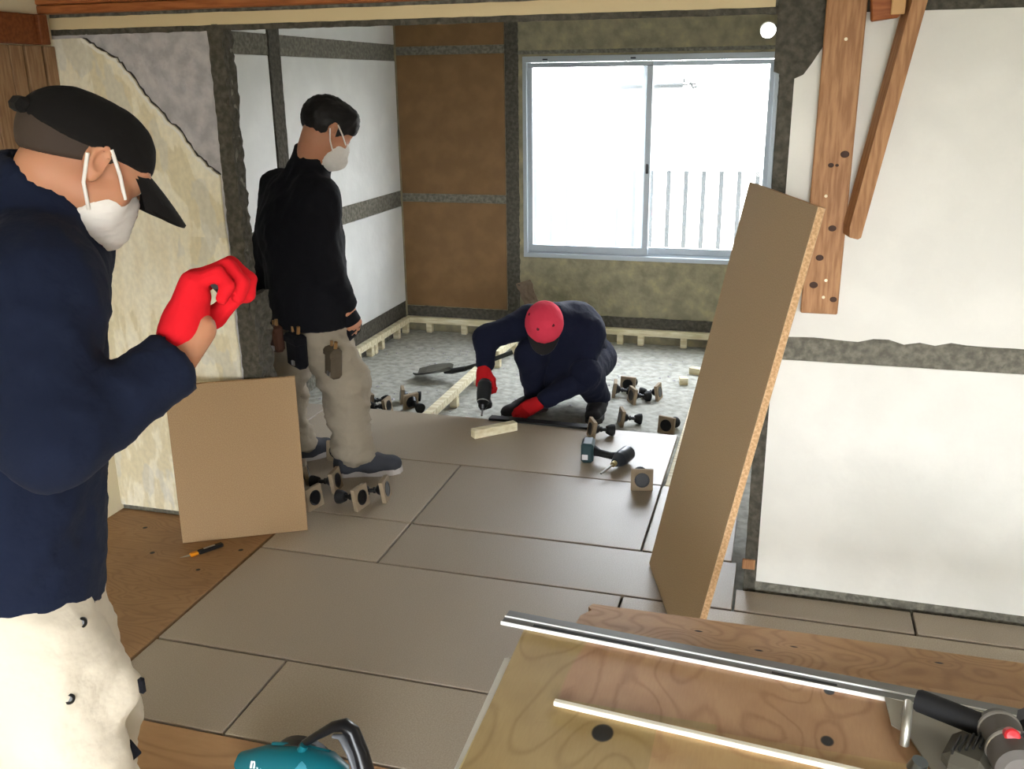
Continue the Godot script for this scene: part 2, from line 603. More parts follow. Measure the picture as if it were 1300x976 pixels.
	fin(st, "cement_strip", M.cement_light, w)
	st = nb()
	a_rough(st, Vector3(-2.6, 0.015, -3.4), Vector3(0.0, 0.015, -3.4), Vector3(0, 0.075, 0), Vector3(0, 0, 0.008), 44, 0.004, 0.03)
	fin(st, "cement_strip", M.cement, w)
	st = nb()
	a_rough(st, Vector3(-0.045, -0.1, -3.4), Vector3(-0.045, 2.4, -3.4), Vector3(0.075, 0, 0), Vector3(0, 0, 0.006), 45, 0.004)
	fin(st, "cement_strip", M.cement, w)
	st = nb()
	a_rough(st, Vector3(-1.75, 1.785, -3.4), Vector3(-0.08, 1.785, -3.4), Vector3(0, 0.022, 0), Vector3(0, 0, 0.004), 46, 0.002)
	fin(st, "cement_strip", M.cement_light, w)
	# broken plaster below the left end of the window
	st = nb()
	a_rough(st, Vector3(-1.72, 0.27, -3.4), Vector3(-1.66, 0.12, -3.4), Vector3(0.09, 0.03, 0), Vector3(0, 0, 0.01), 47, 0.014, 0.015)
	fin(st, "plaster_patch", mat(C(126, 108, 92), 0.95), w)

	# left wall of the back room
	w = structure("wall_left", "white plastered left wall of the back room, crossed by grey cement strips", "wall")
	slab(w, "wall_body", M.cement_light, Vector3(-2.75, -0.2, -3.42), Vector3(-2.62, 2.42, 0.0), 0.0)
	for z: Array in [[-3.392, -1.845], [-1.715, -0.1]]:
		slab(w, "plaster_panel", M.white, Vector3(-2.63, 0.088, z[0]), Vector3(-2.611, 0.772, z[1]), 0.003)
		slab(w, "plaster_panel", M.white, Vector3(-2.63, 0.882, z[0]), Vector3(-2.611, 1.747, z[1]), 0.003)
		slab(w, "plaster_panel", M.white, Vector3(-2.63, 1.852, z[0]), Vector3(-2.611, 2.4, z[1]), 0.003)
	st = nb()
	a_rough(st, Vector3(-2.62, 0.827, -3.39), Vector3(-2.62, 0.827, -0.1), Vector3(0, 0.1, 0), Vector3(0.006, 0, 0), 51, 0.006, 0.025)
	fin(st, "cement_strip", M.cement_light, w)
	st = nb()
	a_rough(st, Vector3(-2.62, 1.8, -3.39), Vector3(-2.62, 1.8, -0.1), Vector3(0, 0.098, 0), Vector3(0.006, 0, 0), 52, 0.004, 0.025)
	fin(st, "cement_strip", M.cement_light, w)
	st = nb()
	a_rough(st, Vector3(-2.62, 0.033, -3.39), Vector3(-2.62, 0.033, -0.1), Vector3(0, 0.105, 0), Vector3(0.006, 0, 0), 53, 0.004, 0.03)
	fin(st, "cement_strip", M.cement, w)
	st = nb()
	a_rough(st, Vector3(-2.62, -0.1, -1.78), Vector3(-2.62, 2.4, -1.78), Vector3(0, 0, 0.11), Vector3(0.014, 0, 0), 54, 0.003, 0.025)
	fin(st, "cement_strip", M.cement, w)

	# partition between the rooms, with the doorway where the sliding doors were
	w = structure("wall_middle", "stripped partition wall with a wide doorway, cream plaster at its left and white panels at its right", "wall")
	st = nb()
	wall_mesh(st, cut_rects(Rect2(-2.75, -0.2, 5.45, 2.62), [Rect2(-1.79, -0.5, 1.754, 2.29)]), "z", -0.05, 0.0)
	fin(st, "wall_body", M.cement_light, w)
	st = nb()
	a_block(st, Vector3(-2.455, 0.02, -0.004), Vector3(-1.84, 1.772, 0.003), 0.0)
	fin(st, "grey_plaster", M.grey_plaster, w)
	var shaded_crack := [Vector2(-2.325, 1.758), Vector2(-2.261, 1.724), Vector2(-2.198, 1.69), Vector2(-2.158, 1.647), Vector2(-2.107, 1.575), Vector2(-2.054, 1.519), Vector2(-1.991, 1.459), Vector2(-1.947, 1.395), Vector2(-1.901, 1.351), Vector2(-1.848, 1.312)]
	var fine := []
	for i in shaded_crack.size() - 1:
		for j in 5:
			fine.append(shaded_crack[i].lerp(shaded_crack[i + 1], j / 5.0) + Vector2(rng.randf_range(-0.004, 0.004), rng.randf_range(-0.004, 0.004)))
	fine.append(shaded_crack[-1])
	var poly := fine.duplicate()
	for y in range(13, 0, -1):
		poly.append(Vector2(-1.846 + rng.randf_range(-0.006, 0.004), 0.02 + y * 0.095))
	poly.append_array([Vector2(-1.845, 0.02), Vector2(-2.455, 0.02), Vector2(-2.455, 1.758)])
	var cream := StandardMaterial3D.new()
	cream.albedo_texture = cream_texture()
	cream.roughness = 0.8
	cream.uv1_scale = Vector3(1.0 / 0.62, -1.0 / 1.77, 1)
	cream.uv1_offset = Vector3(2.46 / 0.62, 1.0, 0)
	st = nb()
	a_prism(st, Transform3D(), poly, 0.0, 0.011)
	var cp := fin(st, "cream_plaster", cream, w)
	var rim := []
	for p: Vector2 in fine:
		rim.append(p + Vector2(0.0, 0.0))
	for i in range(fine.size() - 1, -1, -1):
		rim.append(fine[i] + Vector2(-0.006, -0.008) * (0.4 + absf(sin(i * 1.7))))
	st = nb()
	a_prism(st, Transform3D(), rim, 0.010, 0.0125)
	fin(st, "broken_edge", mat(C(236, 232, 220), 0.8), cp)
	rim = fine.duplicate()
	for i in range(fine.size() - 1, -1, -1):
		rim.append(fine[i] + Vector2(0.0035, 0.0035) * (0.5 + absf(sin(i * 0.9))))
	st = nb()
	a_prism(st, Transform3D(), rim, 0.002, 0.0042)
	fin(st, "shaded_crack", mat(C(58, 54, 50), 0.95), w)  # crack line; its dark tone paints the shade under the plaster edge
	# jambs: torn cement where the door frames were
	st = nb()
	a_rough(st, Vector3(-1.8145, -0.12, 0.0), Vector3(-1.8145, 1.79, 0.0), Vector3(0.05, 0, 0), Vector3(0, 0, 0.006), 61, 0.009, 0.018, 0.15, 1.4)
	fin(st, "cement_strip", M.cement, w)
	st = nb()
	a_rough(st, Vector3(-1.79, -0.12, -0.025), Vector3(-1.79, 1.79, -0.025), Vector3(0, 0, 0.05), Vector3(0.003, 0, 0), 62, 0.012, 0.016)
	a_rough(st, Vector3(-1.785, -0.12, -0.04), Vector3(-1.785, 0.9, -0.04), Vector3(0, 0, 0.085), Vector3(0.02, 0, 0), 162, 0.02, 0.02)
	fin(st, "cement_strip", M.cement, w)
	st = nb()
	a_rough(st, Vector3(-0.017, -0.12, 0.0), Vector3(-0.017, 1.79, 0.0), Vector3(0.038, 0, 0), Vector3(0, 0, 0.005), 63, 0.002, 0.02, 0.3, 0.2)
	a_rough(st, Vector3(-0.036, -0.12, -0.025), Vector3(-0.036, 1.79, -0.025), Vector3(0, 0, 0.05), Vector3(-0.001, 0, 0), 64, 0.002, 0.025)
	fin(st, "cement_strip", M.cement, w)
	st = nb()
	a_rough(st, Vector3(-2.45, 1.7805, 0.0), Vector3(-0.05, 1.7805, 0.0), Vector3(0, 0.019, 0), Vector3(0, 0, 0.004), 65, 0.002, 0.02)
	fin(st, "cement_strip", M.cement, w)
	# pale strip of old plaster left above the doorway
	st = nb()
	a_rough(st, Vector3(-2.45, 1.807, 0.0), Vector3(-0.062, 1.807, 0.0), Vector3(0, 0.036, 0), Vector3(0, 0, 0.008), 66, 0.0015, 0.03)
	fin(st, "plaster_strip", mat(C(214, 196, 156), 0.85), w)
	# dark patch in the doorway's upper right corner
	st = nb()
	a_prism(st, Transform3D(), [Vector2(-0.055, 1.62), Vector2(0.0, 1.60), Vector2(0.025, 1.611), Vector2(0.045, 1.64), Vector2(0.075, 1.69), Vector2(0.09, 2.0), Vector2(-0.055, 2.0)], 0.0, 0.013)
	fin(st, "cement_patch", M.cement, w)
	# white panels to the right of the doorway
	poly = [Vector2(0.002, 0.03), Vector2(2.55, 0.012), Vector2(2.55, 0.795), Vector2(0.002, 0.79)]
	st = nb()
	a_prism(st, Transform3D(), poly, 0.0, 0.009)
	fin(st, "plaster_panel", M.white_right, w)
	poly = [Vector2(0.002, 0.862)]
	for i in 60:
		poly.append(Vector2(0.03 + i * 0.042, 0.862 + rng.randf_range(-0.003, 0.006) + (0.012 if i in [6, 7, 11] else 0.0)))
	poly.append_array([Vector2(2.55, 0.86), Vector2(2.55, 1.768), Vector2(0.002, 1.768)])
	st = nb()
	a_prism(st, Transform3D(), poly, 0.0, 0.009)
	fin(st, "plaster_panel", M.white_right, w)
	st = nb()
	a_rough(st, Vector3(0.0, 0.826, 0.0), Vector3(2.55, 0.822, 0.0), Vector3(0, 0.072, 0), Vector3(0, 0, 0.004), 67, 0.003, 0.025)
	fin(st, "cement_strip", M.cement_light, w)
	st = nb()
	a_rough(st, Vector3(0.0, 0.008, 0.0), Vector3(2.55, 0.0, 0.0), Vector3(0, 0.04, 0), Vector3(0, 0, 0.005), 68, 0.004, 0.025)
	fin(st, "cement_strip", M.cement_light, w)
	st = nb()
	a_rough(st, Vector3(0.1, 1.83, 0.0), Vector3(2.55, 1.83, 0.0), Vector3(0, 0.12, 0), Vector3(0, 0, 0.005), 69, 0.004, 0.03)
	fin(st, "cement_strip", M.cement, w)
	slab(w, "wood_packer", M.timber, Vector3(-0.045, 0.07, 0.0), Vector3(-0.004, 0.105, 0.012))

	# the rest of the shell
	w = structure("wall_right")
	slab(w, "wall_body", M.plain_wall, Vector3(0.02, -0.2, -3.58), Vector3(0.15, 2.42, -0.05), 0.0)
	w = structure("wall_side", "cream plastered side wall of the front room with old timber boards near the corner", "wall")
	slab(w, "wall_body", mat(C(214, 203, 172), 0.85), Vector3(-2.75, -0.2, 0.0), Vector3(-2.45, 2.42, 5.3), 0.0)
	var z0 := 0.015
	for wd: float in [0.05, 0.012, 0.075, 0.012, 0.06, 0.09, 0.09]:
		slab(w, "timber_board", M.timber_old, Vector3(-2.455, 0.95, z0), Vector3(-2.434 - (0.017 if wd < 0.02 else 0.0), 1.735, z0 + wd - 0.003), 0.002)
		z0 += wd
	w = structure("wall_opposite")
	slab(w, "wall_body", M.plain_wall, Vector3(2.6, -0.2, 0.0), Vector3(2.72, 2.42, 5.3), 0.0)
	w = structure("wall_behind")
	st = nb()
	wall_mesh(st, cut_rects(Rect2(-2.75, -0.2, 5.47, 2.62), [Rect2(-0.5, 0.0, 2.5, 1.8)]), "z", 5.2, 5.35)
	fin(st, "wall_body", M.plain_wall, w)
	w = structure("ceiling")
	slab(w, "ceiling_slab", M.ceiling, Vector3(-2.8, 2.4, -3.6), Vector3(2.75, 2.52, 5.36), 0.0)


func build_openings() -> void:
	var w := structure("window_1", "sliding aluminium window with two panes, daylight beyond", "window")
	var x0 := -1.715
	var x1 := -0.085
	var y0 := 0.444
	var y1 := 1.76
	var st := nb()
	var zf := -3.395
	a_block(st, Vector3(x0, y0, -3.52), Vector3(x1, y0 + 0.03, zf), 0.002)
	a_block(st, Vector3(x0, y1 - 0.038, -3.52), Vector3(x1, y1, zf), 0.002)
	a_block(st, Vector3(x0, y0 + 0.03, -3.52), Vector3(x0 + 0.028, y1 - 0.038, zf), 0.002)
	a_block(st, Vector3(x1 - 0.028, y0 + 0.03, -3.52), Vector3(x1, y1 - 0.038, zf), 0.002)
	# rails of the track
	a_block(st, Vector3(x0 + 0.028, y0 + 0.03, -3.437), Vector3(x1 - 0.028, y0 + 0.04, -3.433), 0.001)
	a_block(st, Vector3(x0 + 0.028, y0 + 0.03, -3.477), Vector3(x1 - 0.028, y0 + 0.04, -3.473), 0.001)
	var fr := fin(st, "window_frame", M.alu_frame, w)
	st = nb()
	for x: float in [-1.56, -0.985]:
		a_block(st, Vector3(x - 0.017, y1 - 0.025, zf), Vector3(x + 0.017, y1 - 0.016, zf + 0.006), 0.002)
	fin(st, "track_stop", M.black, fr)
	var frost := StandardMaterial3D.new()
	frost.albedo_color = Color(0.95, 0.97, 0.98, 0.3)
	frost.transparency = BaseMaterial3D.TRANSPARENCY_ALPHA
	frost.roughness = 0.6
	for s in 2:
		var a := x0 + 0.028 if s == 0 else -0.93
		var b := -0.86 if s == 0 else x1 - 0.028
		var zc := -3.435 if s == 0 else -3.475
		st = nb()
		a_block(st, Vector3(a, y0 + 0.04, zc - 0.012), Vector3(b, y0 + 0.085, zc + 0.012), 0.002)
		a_block(st, Vector3(a, y1 - 0.07, zc - 0.012), Vector3(b, y1 - 0.04, zc + 0.012), 0.002)
		a_block(st, Vector3(a, y0 + 0.085, zc - 0.012), Vector3(a + (0.032 if s == 0 else 0.04), y1 - 0.07, zc + 0.012), 0.002)
		a_block(st, Vector3(b - (0.04 if s == 0 else 0.032), y0 + 0.085, zc - 0.012), Vector3(b, y1 - 0.07, zc + 0.012), 0.002)
		var sash := fin(st, "sash", M.alu_frame, w)
		st = nb()
		a_block(st, Vector3(a + 0.03, y0 + 0.08, zc - 0.002), Vector3(b - 0.03, y1 - 0.065, zc + 0.002), 0.0)
		fin(st, "pane", frost if s == 0 else M.glass, sash)
		if s == 0:
			st = nb()
			a_block(st, Vector3(b - 0.028, 1.02, zc + 0.012), Vector3(b - 0.01, 1.08, zc + 0.022), 0.003)
			a_bar(st, Vector3(b - 0.019, 1.05, zc + 0.026), Vector3(b - 0.019, 1.085, zc + 0.03), 0.01, 0.008)
			fin(st, "latch", M.black, sash)
	# balcony outside
	var bal := structure("balcony", "pale balcony outside the window", "balcony")
	slab(bal, "balcony_slab", M.balcony, Vector3(-3.5, -0.3, -4.7), Vector3(1.0, -0.1, -3.58), 0.0)
	var r := thing("balcony_railing", "grey balcony railing of upright bars seen through the window", "railing", Vector3(0, 0, 0))
	st = nb()
	a_bar(st, Vector3(-3.2, 0.965, -4.4), Vector3(0.9, 0.965, -4.4), 0.018, 0.05)
	fin(st, "top_rail", mat(C(236, 236, 234), 0.5), r)  # outdoor glare that washes out the rail, painted in as near-white
	st = nb()
	a_bar(st, Vector3(-3.2, 0.05, -4.4), Vector3(0.9, 0.05, -4.4), 0.04, 0.04)
	fin(st, "rail", M.rail, r)
	var bar := nb()
	a_block(bar, Vector3(-0.016, 0.07, -0.012), Vector3(0.016, 0.955, 0.012), 0.002)
	var bm := mesh_of(bar, M.rail)
	for i in 31:
		place(bm, "bar", r, Transform3D(Basis(), Vector3(-3.06 + i * 0.13, 0, -4.4)))
	for x: float in [-3.15, 0.85]:
		st = nb()
		a_block(st, Vector3(x - 0.025, -0.1, -4.425), Vector3(x + 0.025, 0.955, -4.375))
		fin(st, "post", M.rail, r)
	var p := thing("laundry_pole", "grey laundry pole on a hook arm outside the upper right pane", "pole", Vector3(0, 0, 0))
	st = nb()
	a_rod(st, Vector3(-1.2, 1.56, -4.2), Vector3(-0.75, 1.57, -4.2), 0.02)
	fin(st, "tube", M.rail, p)
	st = nb()
	a_bar(st, Vector3(-0.68, 1.6, -3.58), Vector3(-0.68, 1.6, -4.22), 0.03, 0.012)
	a_tube(st, [Vector3(-0.68, 1.61, -4.2), Vector3(-0.7, 1.58, -4.2), Vector3(-0.68, 1.55, -4.2), Vector3(-0.65, 1.56, -4.2)], [0.009], 8)
	a_bar(st, Vector3(-0.78, 1.57, -4.2), Vector3(-0.66, 1.575, -4.2), 0.012, 0.012)
	fin(st, "hook_arm", M.dark_steel, p)


# ------------------------------------------------------------ leaning boards
func chip_board(called: String, label: String, bl: Vector3, br: Vector3, tilt: float, len_: float, thick: float, m: Material, side: float) -> void:
	var e := (br - bl).normalized()
	var n := Vector3(e.z, 0, -e.x) * side
	var up := (Vector3.UP * cos(tilt) + n * sin(tilt)).normalized()
	var t := up.cross(e).normalized()
	if t.dot(n) < 0.0:
		t = -t
	var w := bl.distance_to(br)
	var o := thing(called, label, "board", (bl + br) * 0.5 + Vector3(0, thick * sin(tilt) + 0.001, 0))
	o.basis = Basis(e, up, t) if e.cross(up).dot(t) > 0.0 else Basis(-e, up, t)
	var st := nb()
	a_block(st, Vector3(-w / 2, 0, 0), Vector3(w / 2, len_, 0.001), 0.0006)
	fin(st, "face", m, o)
	st = nb()
	a_block(st, Vector3(-w / 2 + 0.0005, 0.0005, 0.001), Vector3(w / 2 - 0.0005, len_ - 0.0005, thick - 0.001), 0.0)
	fin(st, "core", M.board_edge, o)
	st = nb()
	a_block(st, Vector3(-w / 2, 0, thick - 0.001), Vector3(w / 2, len_, thick), 0.0006)
	fin(st, "face", m, o)


func build_boards() -> void:
	chip_board("particle_board", "tall brown particle board leaning against the right side of the doorway", Vector3(-0.3585, 0, -0.066), Vector3(-0.172, 0, 0.51), deg_to_rad(11.56), 1.324, 0.02, M.board_lean, 1.0)
	chip_board("particle_board", "short brown particle board leaning against the cream wall left of the doorway", Vector3(-2.033, 0, 0.213), Vector3(-1.637, 0, -0.002), deg_to_rad(3.65), 0.596, 0.018, M.board_small, 1.0)


func plug(parent: Node, called: String, m: Material, at: Vector3, r: float, sq := 1.0) -> void:
	var st := nb()
	a_lathe(st, Transform3D(Basis(Vector3.RIGHT, Vector3(0, 0, 1), Vector3(0, -sq, 0)), at), [Vector2(r, -0.003), Vector2(r, 0.0008), Vector2(r * 0.7, 0.0016), Vector2(0, 0.0018)], 14)
	fin(st, called, m, parent)


func build_timber() -> void:
	var o := thing("timber_post", "brown knotty timber post fixed upright on the white wall beside the doorway", "post")
	var st := nb()
	a_block(st, Vector3(0.07, 0.945, 0.009), Vector3(0.173, 2.4, 0.04), 0.003)
	var body := fin(st, "post_body", M.timber, o)
	for p: Vector2 in [Vector2(0.127, 1.70), Vector2(0.112, 1.285), Vector2(0.133, 1.045), Vector2(0.13, 0.995)]:
		plug(body, "screw_hole", mat(C(250, 236, 205), 0.5), Vector3(p.x, p.y, 0.04), 0.0045)
	for p: Vector3 in [Vector3(0.118, 1.37, 0.008), Vector3(0.152, 1.40, 0.012), Vector3(0.137, 1.195, 0.011), Vector3(0.11, 1.11, 0.011), Vector3(0.1, 1.03, 0.012), Vector3(0.158, 0.99, 0.010), Vector3(0.134, 1.37, 0.005)]:
		plug(body, "knot", M.knot, Vector3(p.x, p.y, 0.0395), p.z, 0.8)
	o = thing("timber_brace", "slanting brown timber brace hanging to the right of the knotty post", "brace")
	st = nb()
	var a := Vector3(0.315, 1.95, 0.075)
	var b := Vector3(0.186, 1.178, 0.075)
	var x := (b - a).normalized()
	var fw := Vector3(0, 0, 1)
	var sd := fw.cross(x).normalized()
	var l := a.distance_to(b)
	var turn := Basis(x, -0.22)
	sd = turn * sd
	fw = turn * fw
	a_prism(st, Transform3D(Basis(sd, -x, fw), a), [Vector2(-0.019, 0), Vector2(0.019, 0), Vector2(0.019, -l + 0.006), Vector2(0.012, -l), Vector2(-0.012, -l + 0.002), Vector2(-0.019, -l + 0.03)], -0.034, 0.03)
	fin(st, "brace_body", M.timber, o)
	o = thing("timber_block", "short dark timber block between the post and the top of the brace", "block")
	st = nb()
	a_box(st, Transform3D(Basis(Vector3(0, 0, 1), 0.12), Vector3(0.212, 1.80, 0.06)), Vector3(0.068, 0.11, 0.05), 0.003)
	fin(st, "block_body", M.timber_beam, o)
	st = nb()
	a_block(st, Vector3(0.228, 1.755, 0.086), Vector3(0.262, 1.9, 0.1), 0.002)
	fin(st, "pale_cleat", mat(C(202, 158, 106), 0.6), o)
	o = thing("timber_beam", "long reddish brown timber beam across the top of the doorway", "beam")
	st = nb()
	a_block(st, Vector3(-2.45, 1.836, 0.009), Vector3(0.066, 1.862, 0.058), 0.003)
	a_block(st, Vector3(-2.45, 1.864, 0.009), Vector3(0.066, 2.1, 0.062), 0.004)
	var bm := fin(st, "beam_body", M.timber_beam, o)
	for p: Vector2 in [Vector2(-2.27, 1.885), Vector2(-1.6, 1.9), Vector2(-0.9, 1.88)]:
		plug(bm, "knot", M.knot, Vector3(p.x, p.y, 0.0615), 0.011, 0.8)
	o = thing("timber_bracket", "dark brown timber block under the left end of the long beam", "block")
	st = nb()
	a_block(st, Vector3(-2.448, 1.738, 0.066), Vector3(-2.402, 1.832, 0.108), 0.003)
	a_block(st, Vector3(-2.448, 1.738, 0.108), Vector3(-2.415, 1.832, 0.5), 0.003)
	fin(st, "block_body", M.timber_dark, o)


# ------------------------------------------------------------ work bench in the foreground
func build_bench() -> void:
	for s in 2:
		var h := thing("sawhorse", ["timber sawhorse under the left end of the plywood sheets", "timber sawhorse under the right end of the plywood sheets"][s], "sawhorse", Vector3([-0.2, 0.75][s], 0, 1.55))
		var st := nb()
		a_block(st, Vector3(-0.035, 0.386, -0.5), Vector3(0.035, 0.476, 0.5), 0.003)
		fin(st, "top_rail", M.pale, h)
		for sx: float in [-1.0, 1.0]:
			for sz: float in [-1.0, 1.0]:
				st = nb()
				a_bar(st, Vector3(sx * 0.045, 0.45, sz * 0.4), Vector3(sx * 0.19, 0.012, sz * 0.45), 0.038, 0.07, 0.003)
				fin(st, "leg", M.pale, h)
		st = nb()
		for sz: float in [-1.0, 1.0]:
			st = nb()
			a_bar(st, Vector3(-0.12, 0.2, sz * 0.425), Vector3(0.12, 0.2, sz * 0.425), 0.06, 0.02, 0.002)
			fin(st, "cross_rail", M.pale, h)
	# sheets
	var salmon := StandardMaterial3D.new()
	var im := bench_image()
	salmon.albedo_texture = im
	salmon.roughness = 0.5
	var o := thing("plywood_sheet", "large pale plywood sheet with swirling grain and black knots, topmost on the sawhorses", "plywood sheet")
	var st := nb()
	var pts := [Vector3(-0.462, 0.5, 1.187), Vector3(0.86, 0.5, 1.187), Vector3(0.86, 0.5, 1.94), Vector3(-0.448, 0.5, 1.94)]
	for t: Array in [[0, 1, 2], [0, 2, 3]]:
		for k: int in t:
			st.set_normal(Vector3.UP)
			st.set_uv(Vector2((pts[k].x + 0.47) / 1.34, (pts[k].z - 1.18) / 0.77))
			st.add_vertex(pts[k])
	fin(st, "face_veneer", salmon, o)
	st = nb()
	a_block(st, Vector3(-0.457, 0.4885, 1.1875), Vector3(0.8595, 0.4995, 1.9395), 0.0)
	fin(st, "core", M.pale_end, o)
	var second := StandardMaterial3D.new()
	second.albedo_texture = veneer(768, 256, 71, 5.0, Vector2(4.5, 0.9), Color(0.74, 0.585, 0.42), Color(0.60, 0.44, 0.30), [[0.21, 0.35, 0.025, 0.6], [0.35, 0.4, 0.025, 0.5], [0.55, 0.3, 0.025, 0.6], [0.3, 0.6, 0.025, 0.6]], 0.45)
	second.roughness = 0.55
	second.uv1_scale = Vector3(0.72, 1.0, 1)
	o = thing("plywood_sheet", "narrow ruddy plywood offcut with a ragged left end lying behind the metal straightedge", "plywood sheet")
	st = nb()
	var edge := [Vector2(-0.345, -1.036), Vector2(-0.352, -1.05), Vector2(-0.343, -1.062), Vector2(-0.362, -1.09), Vector2(-0.37, -1.18), Vector2(1.0, -1.183), Vector2(1.0, -1.036)]
	a_prism(st, Transform3D(Basis(Vector3.RIGHT, -PI / 2), Vector3(0, 0.476, 0)), edge, 0.0, 0.0125)
	# lay the texture out over the sheet's plan
	var arr := st.commit_to_arrays()
	var uvs := PackedVector2Array()
	for v: Vector3 in arr[Mesh.ARRAY_VERTEX]:
		uvs.append(Vector2(v.x + 0.4, (v.z - 1.03) / 0.16))
	arr[Mesh.ARRAY_TEX_UV] = uvs
	var am := ArrayMesh.new()
	am.add_surface_from_arrays(Mesh.PRIMITIVE_TRIANGLES, arr)
	am.surface_set_material(0, second)
	place(am, "sheet_body", o)
	o = thing("white_board", "thin white edged board showing under the left edge of the top plywood sheet", "board")
	st = nb()
	a_prism(st, Transform3D(Basis(Vector3.RIGHT, -PI / 2), Vector3(0, 0.476, 0)), [Vector2(-0.478, -1.285), Vector2(-0.47, -1.282), Vector2(0.7, -1.285), Vector2(0.7, -1.93), Vector2(-0.462, -1.93)], 0.0, 0.012)
	fin(st, "board_body", mat(C(238, 236, 228), 0.7), o)
	# straightedges
	o = thing("straightedge", "long aluminium straightedge with highlights painted on its ridges lying across the plywood", "straightedge")
	var a := Vector3(-0.513, 0.5, 1.165)
	var b := Vector3(0.95, 0.5, 1.288)
	var xf := along(a, b)
	xf.origin.y = 0.5
	var l := a.distance_to(b)
	st = nb()
	a_box(st, xf * Transform3D(Basis(), Vector3(0, 0.003, -0.004)), Vector3(l, 0.006, 0.05), 0.001)
	fin(st, "bar", metal(C(132, 132, 132), 0.45, 0.6), o)
	st = nb()
	for z: float in [-0.001, 0.0225]:
		a_box(st, xf * Transform3D(Basis(), Vector3(0, 0.0045, z)), Vector3(l, 0.009, 0.0026), 0.0008)
	fin(st, "ridge_highlight", metal(C(245, 245, 243), 0.4, 0.15), o)  # near-white albedo paints the highlight along each ridge
	st = nb()
	a_box(st, xf * Transform3D(Basis(), Vector3(-l / 2 + 0.2, 0.0064, 0.011)), Vector3(0.26, 0.001, 0.008), 0.0003)
	fin(st, "slot", M.dark_steel, o)
	st = nb()
	a_box(st, xf * Transform3D(Basis(), Vector3(-l / 2 + 0.62, 0.0064, 0.011)), Vector3(0.12, 0.001, 0.006), 0.0003)
	fin(st, "slot", M.dark_steel, o)
	o = thing("guide_rail", "flat grooved aluminium guide rail behind the saw at the right", "rail")
	a = Vector3(0.36, 0.5, 1.248)
	b = Vector3(1.02, 0.5, 1.338)
	xf = along(a, b)
	xf.origin.y = 0.5
	l = a.distance_to(b)
	st = nb()
	a_box(st, xf * Transform3D(Basis(), Vector3(0, 0.002, 0.012)), Vector3(l, 0.004, 0.05), 0.001)
	fin(st, "bar", metal(C(150, 148, 140), 0.45), o)
	st = nb()
	for z: float in [-0.008, 0.013, 0.034]:
		a_box(st, xf * Transform3D(Basis(), Vector3(0, 0.005, z)), Vector3(l, 0.004, 0.0024), 0.0008)
	fin(st, "ridge_highlight", metal(C(240, 236, 226), 0.4, 0.15), o)  # highlights on the rail ridges put into a near-white colour
	# batten
	o = thing("batten", "thin creamy white wooden batten lying on the plywood below the straightedge", "batten")
	st = nb()
	a_bar(st, Vector3(-0.342, 0.5051, 1.42), Vector3(0.56, 0.5051, 1.502), 0.01, 0.012, 0.0015)
	fin(st, "stick", mat(C(252, 244, 222), 0.5), o)
	build_right_saw()
	build_teal_saw()


func bench_image() -> ImageTexture:
	# the sheet is 1.34 by 0.77 m; knots are placed in metres from its far left corner
	var w := 1280
	var h := 736
	var im := Image.create(w, h, false, Image.FORMAT_RGB8)
	var a := FastNoiseLite.new()
	a.seed = 77
	a.frequency = 1.0
	a.fractal_octaves = 2
	var f := FastNoiseLite.new()
	f.seed = 78
	f.frequency = 1.0
	f.fractal_octaves = 3
	var knots := [[0.229, 0.295, 0.020, 1.0], [0.611, 0.214, 0.013, 0.75], [0.619, 0.066, 0.011, 0.8], [0.285, 0.195, 0.02, 0.0], [0.514, 0.122, 0.014, 0.0], [0.09, 0.07, 0.03, 0.0], [0.56, 0.15, 0.01, 0.0]]
	for y in h:
		for x in w:
			var u := 1.34 * x / w
			var v := 0.77 * y / h
			var kd := 0.0
			var spot := 0.0
			var halo := 0.0
			for k: Array in knots:
				var dx: float = u - k[0]
				var dy: float = (v - k[1]) * 0.8
				var q: float = sqrt(dx * dx + dy * dy) / k[2]
				if q < 6.0:
					kd += exp(-q * q * 0.09)
					spot = maxf(spot, clampf(1.3 - q, 0.0, 1.0) * k[3])
					halo = maxf(halo, exp(-q * q * 0.12) * (0.5 if k[3] > 0.5 else 0.25))
			var base := a.get_noise_2d(u * 3.6, v * 1.9)
			var s := (base * 1.0 + kd * 0.5) * 2.7
			var ring := pow(0.5 + 0.5 * sin(s * TAU), 9.0)
			var fine := f.get_noise_2d(u * 160.0, v * 22.0) * 0.5 + 0.5
			# sheets of veneer: yellowish at the left, salmon at the right, a patched strip near the front
			var yellow := smoothstep(0.155, 0.145, u + 0.02 * sin(v * 9.0)) if v < 0.22 else 1.0 - smoothstep(0.42, 0.425, u)
			var light := Color(0.74, 0.585, 0.43).lerp(Color(0.70, 0.60, 0.40), yellow)
			var dark := Color(0.60, 0.43, 0.29).lerp(Color(0.58, 0.47, 0.28), yellow)
			if v > 0.24 and u > 0.32:
				light = Color(0.76, 0.63, 0.44)
				dark = Color(0.64, 0.48, 0.31)
			var t := clampf(ring * 0.42 + fine * 0.22 + a.get_noise_2d(u * 9.0 + 60.0, v * 7.0) * 0.25 + halo * 0.6, 0.0, 1.0)
			var c := light.lerp(dark, t)
			c = c.lerp(Color(0.035, 0.018, 0.01), smoothstep(0.25, 0.5, spot))
			im.set_pixel(x, y, c)
	im.generate_mipmaps()
	return ImageTexture.create_from_image(im)


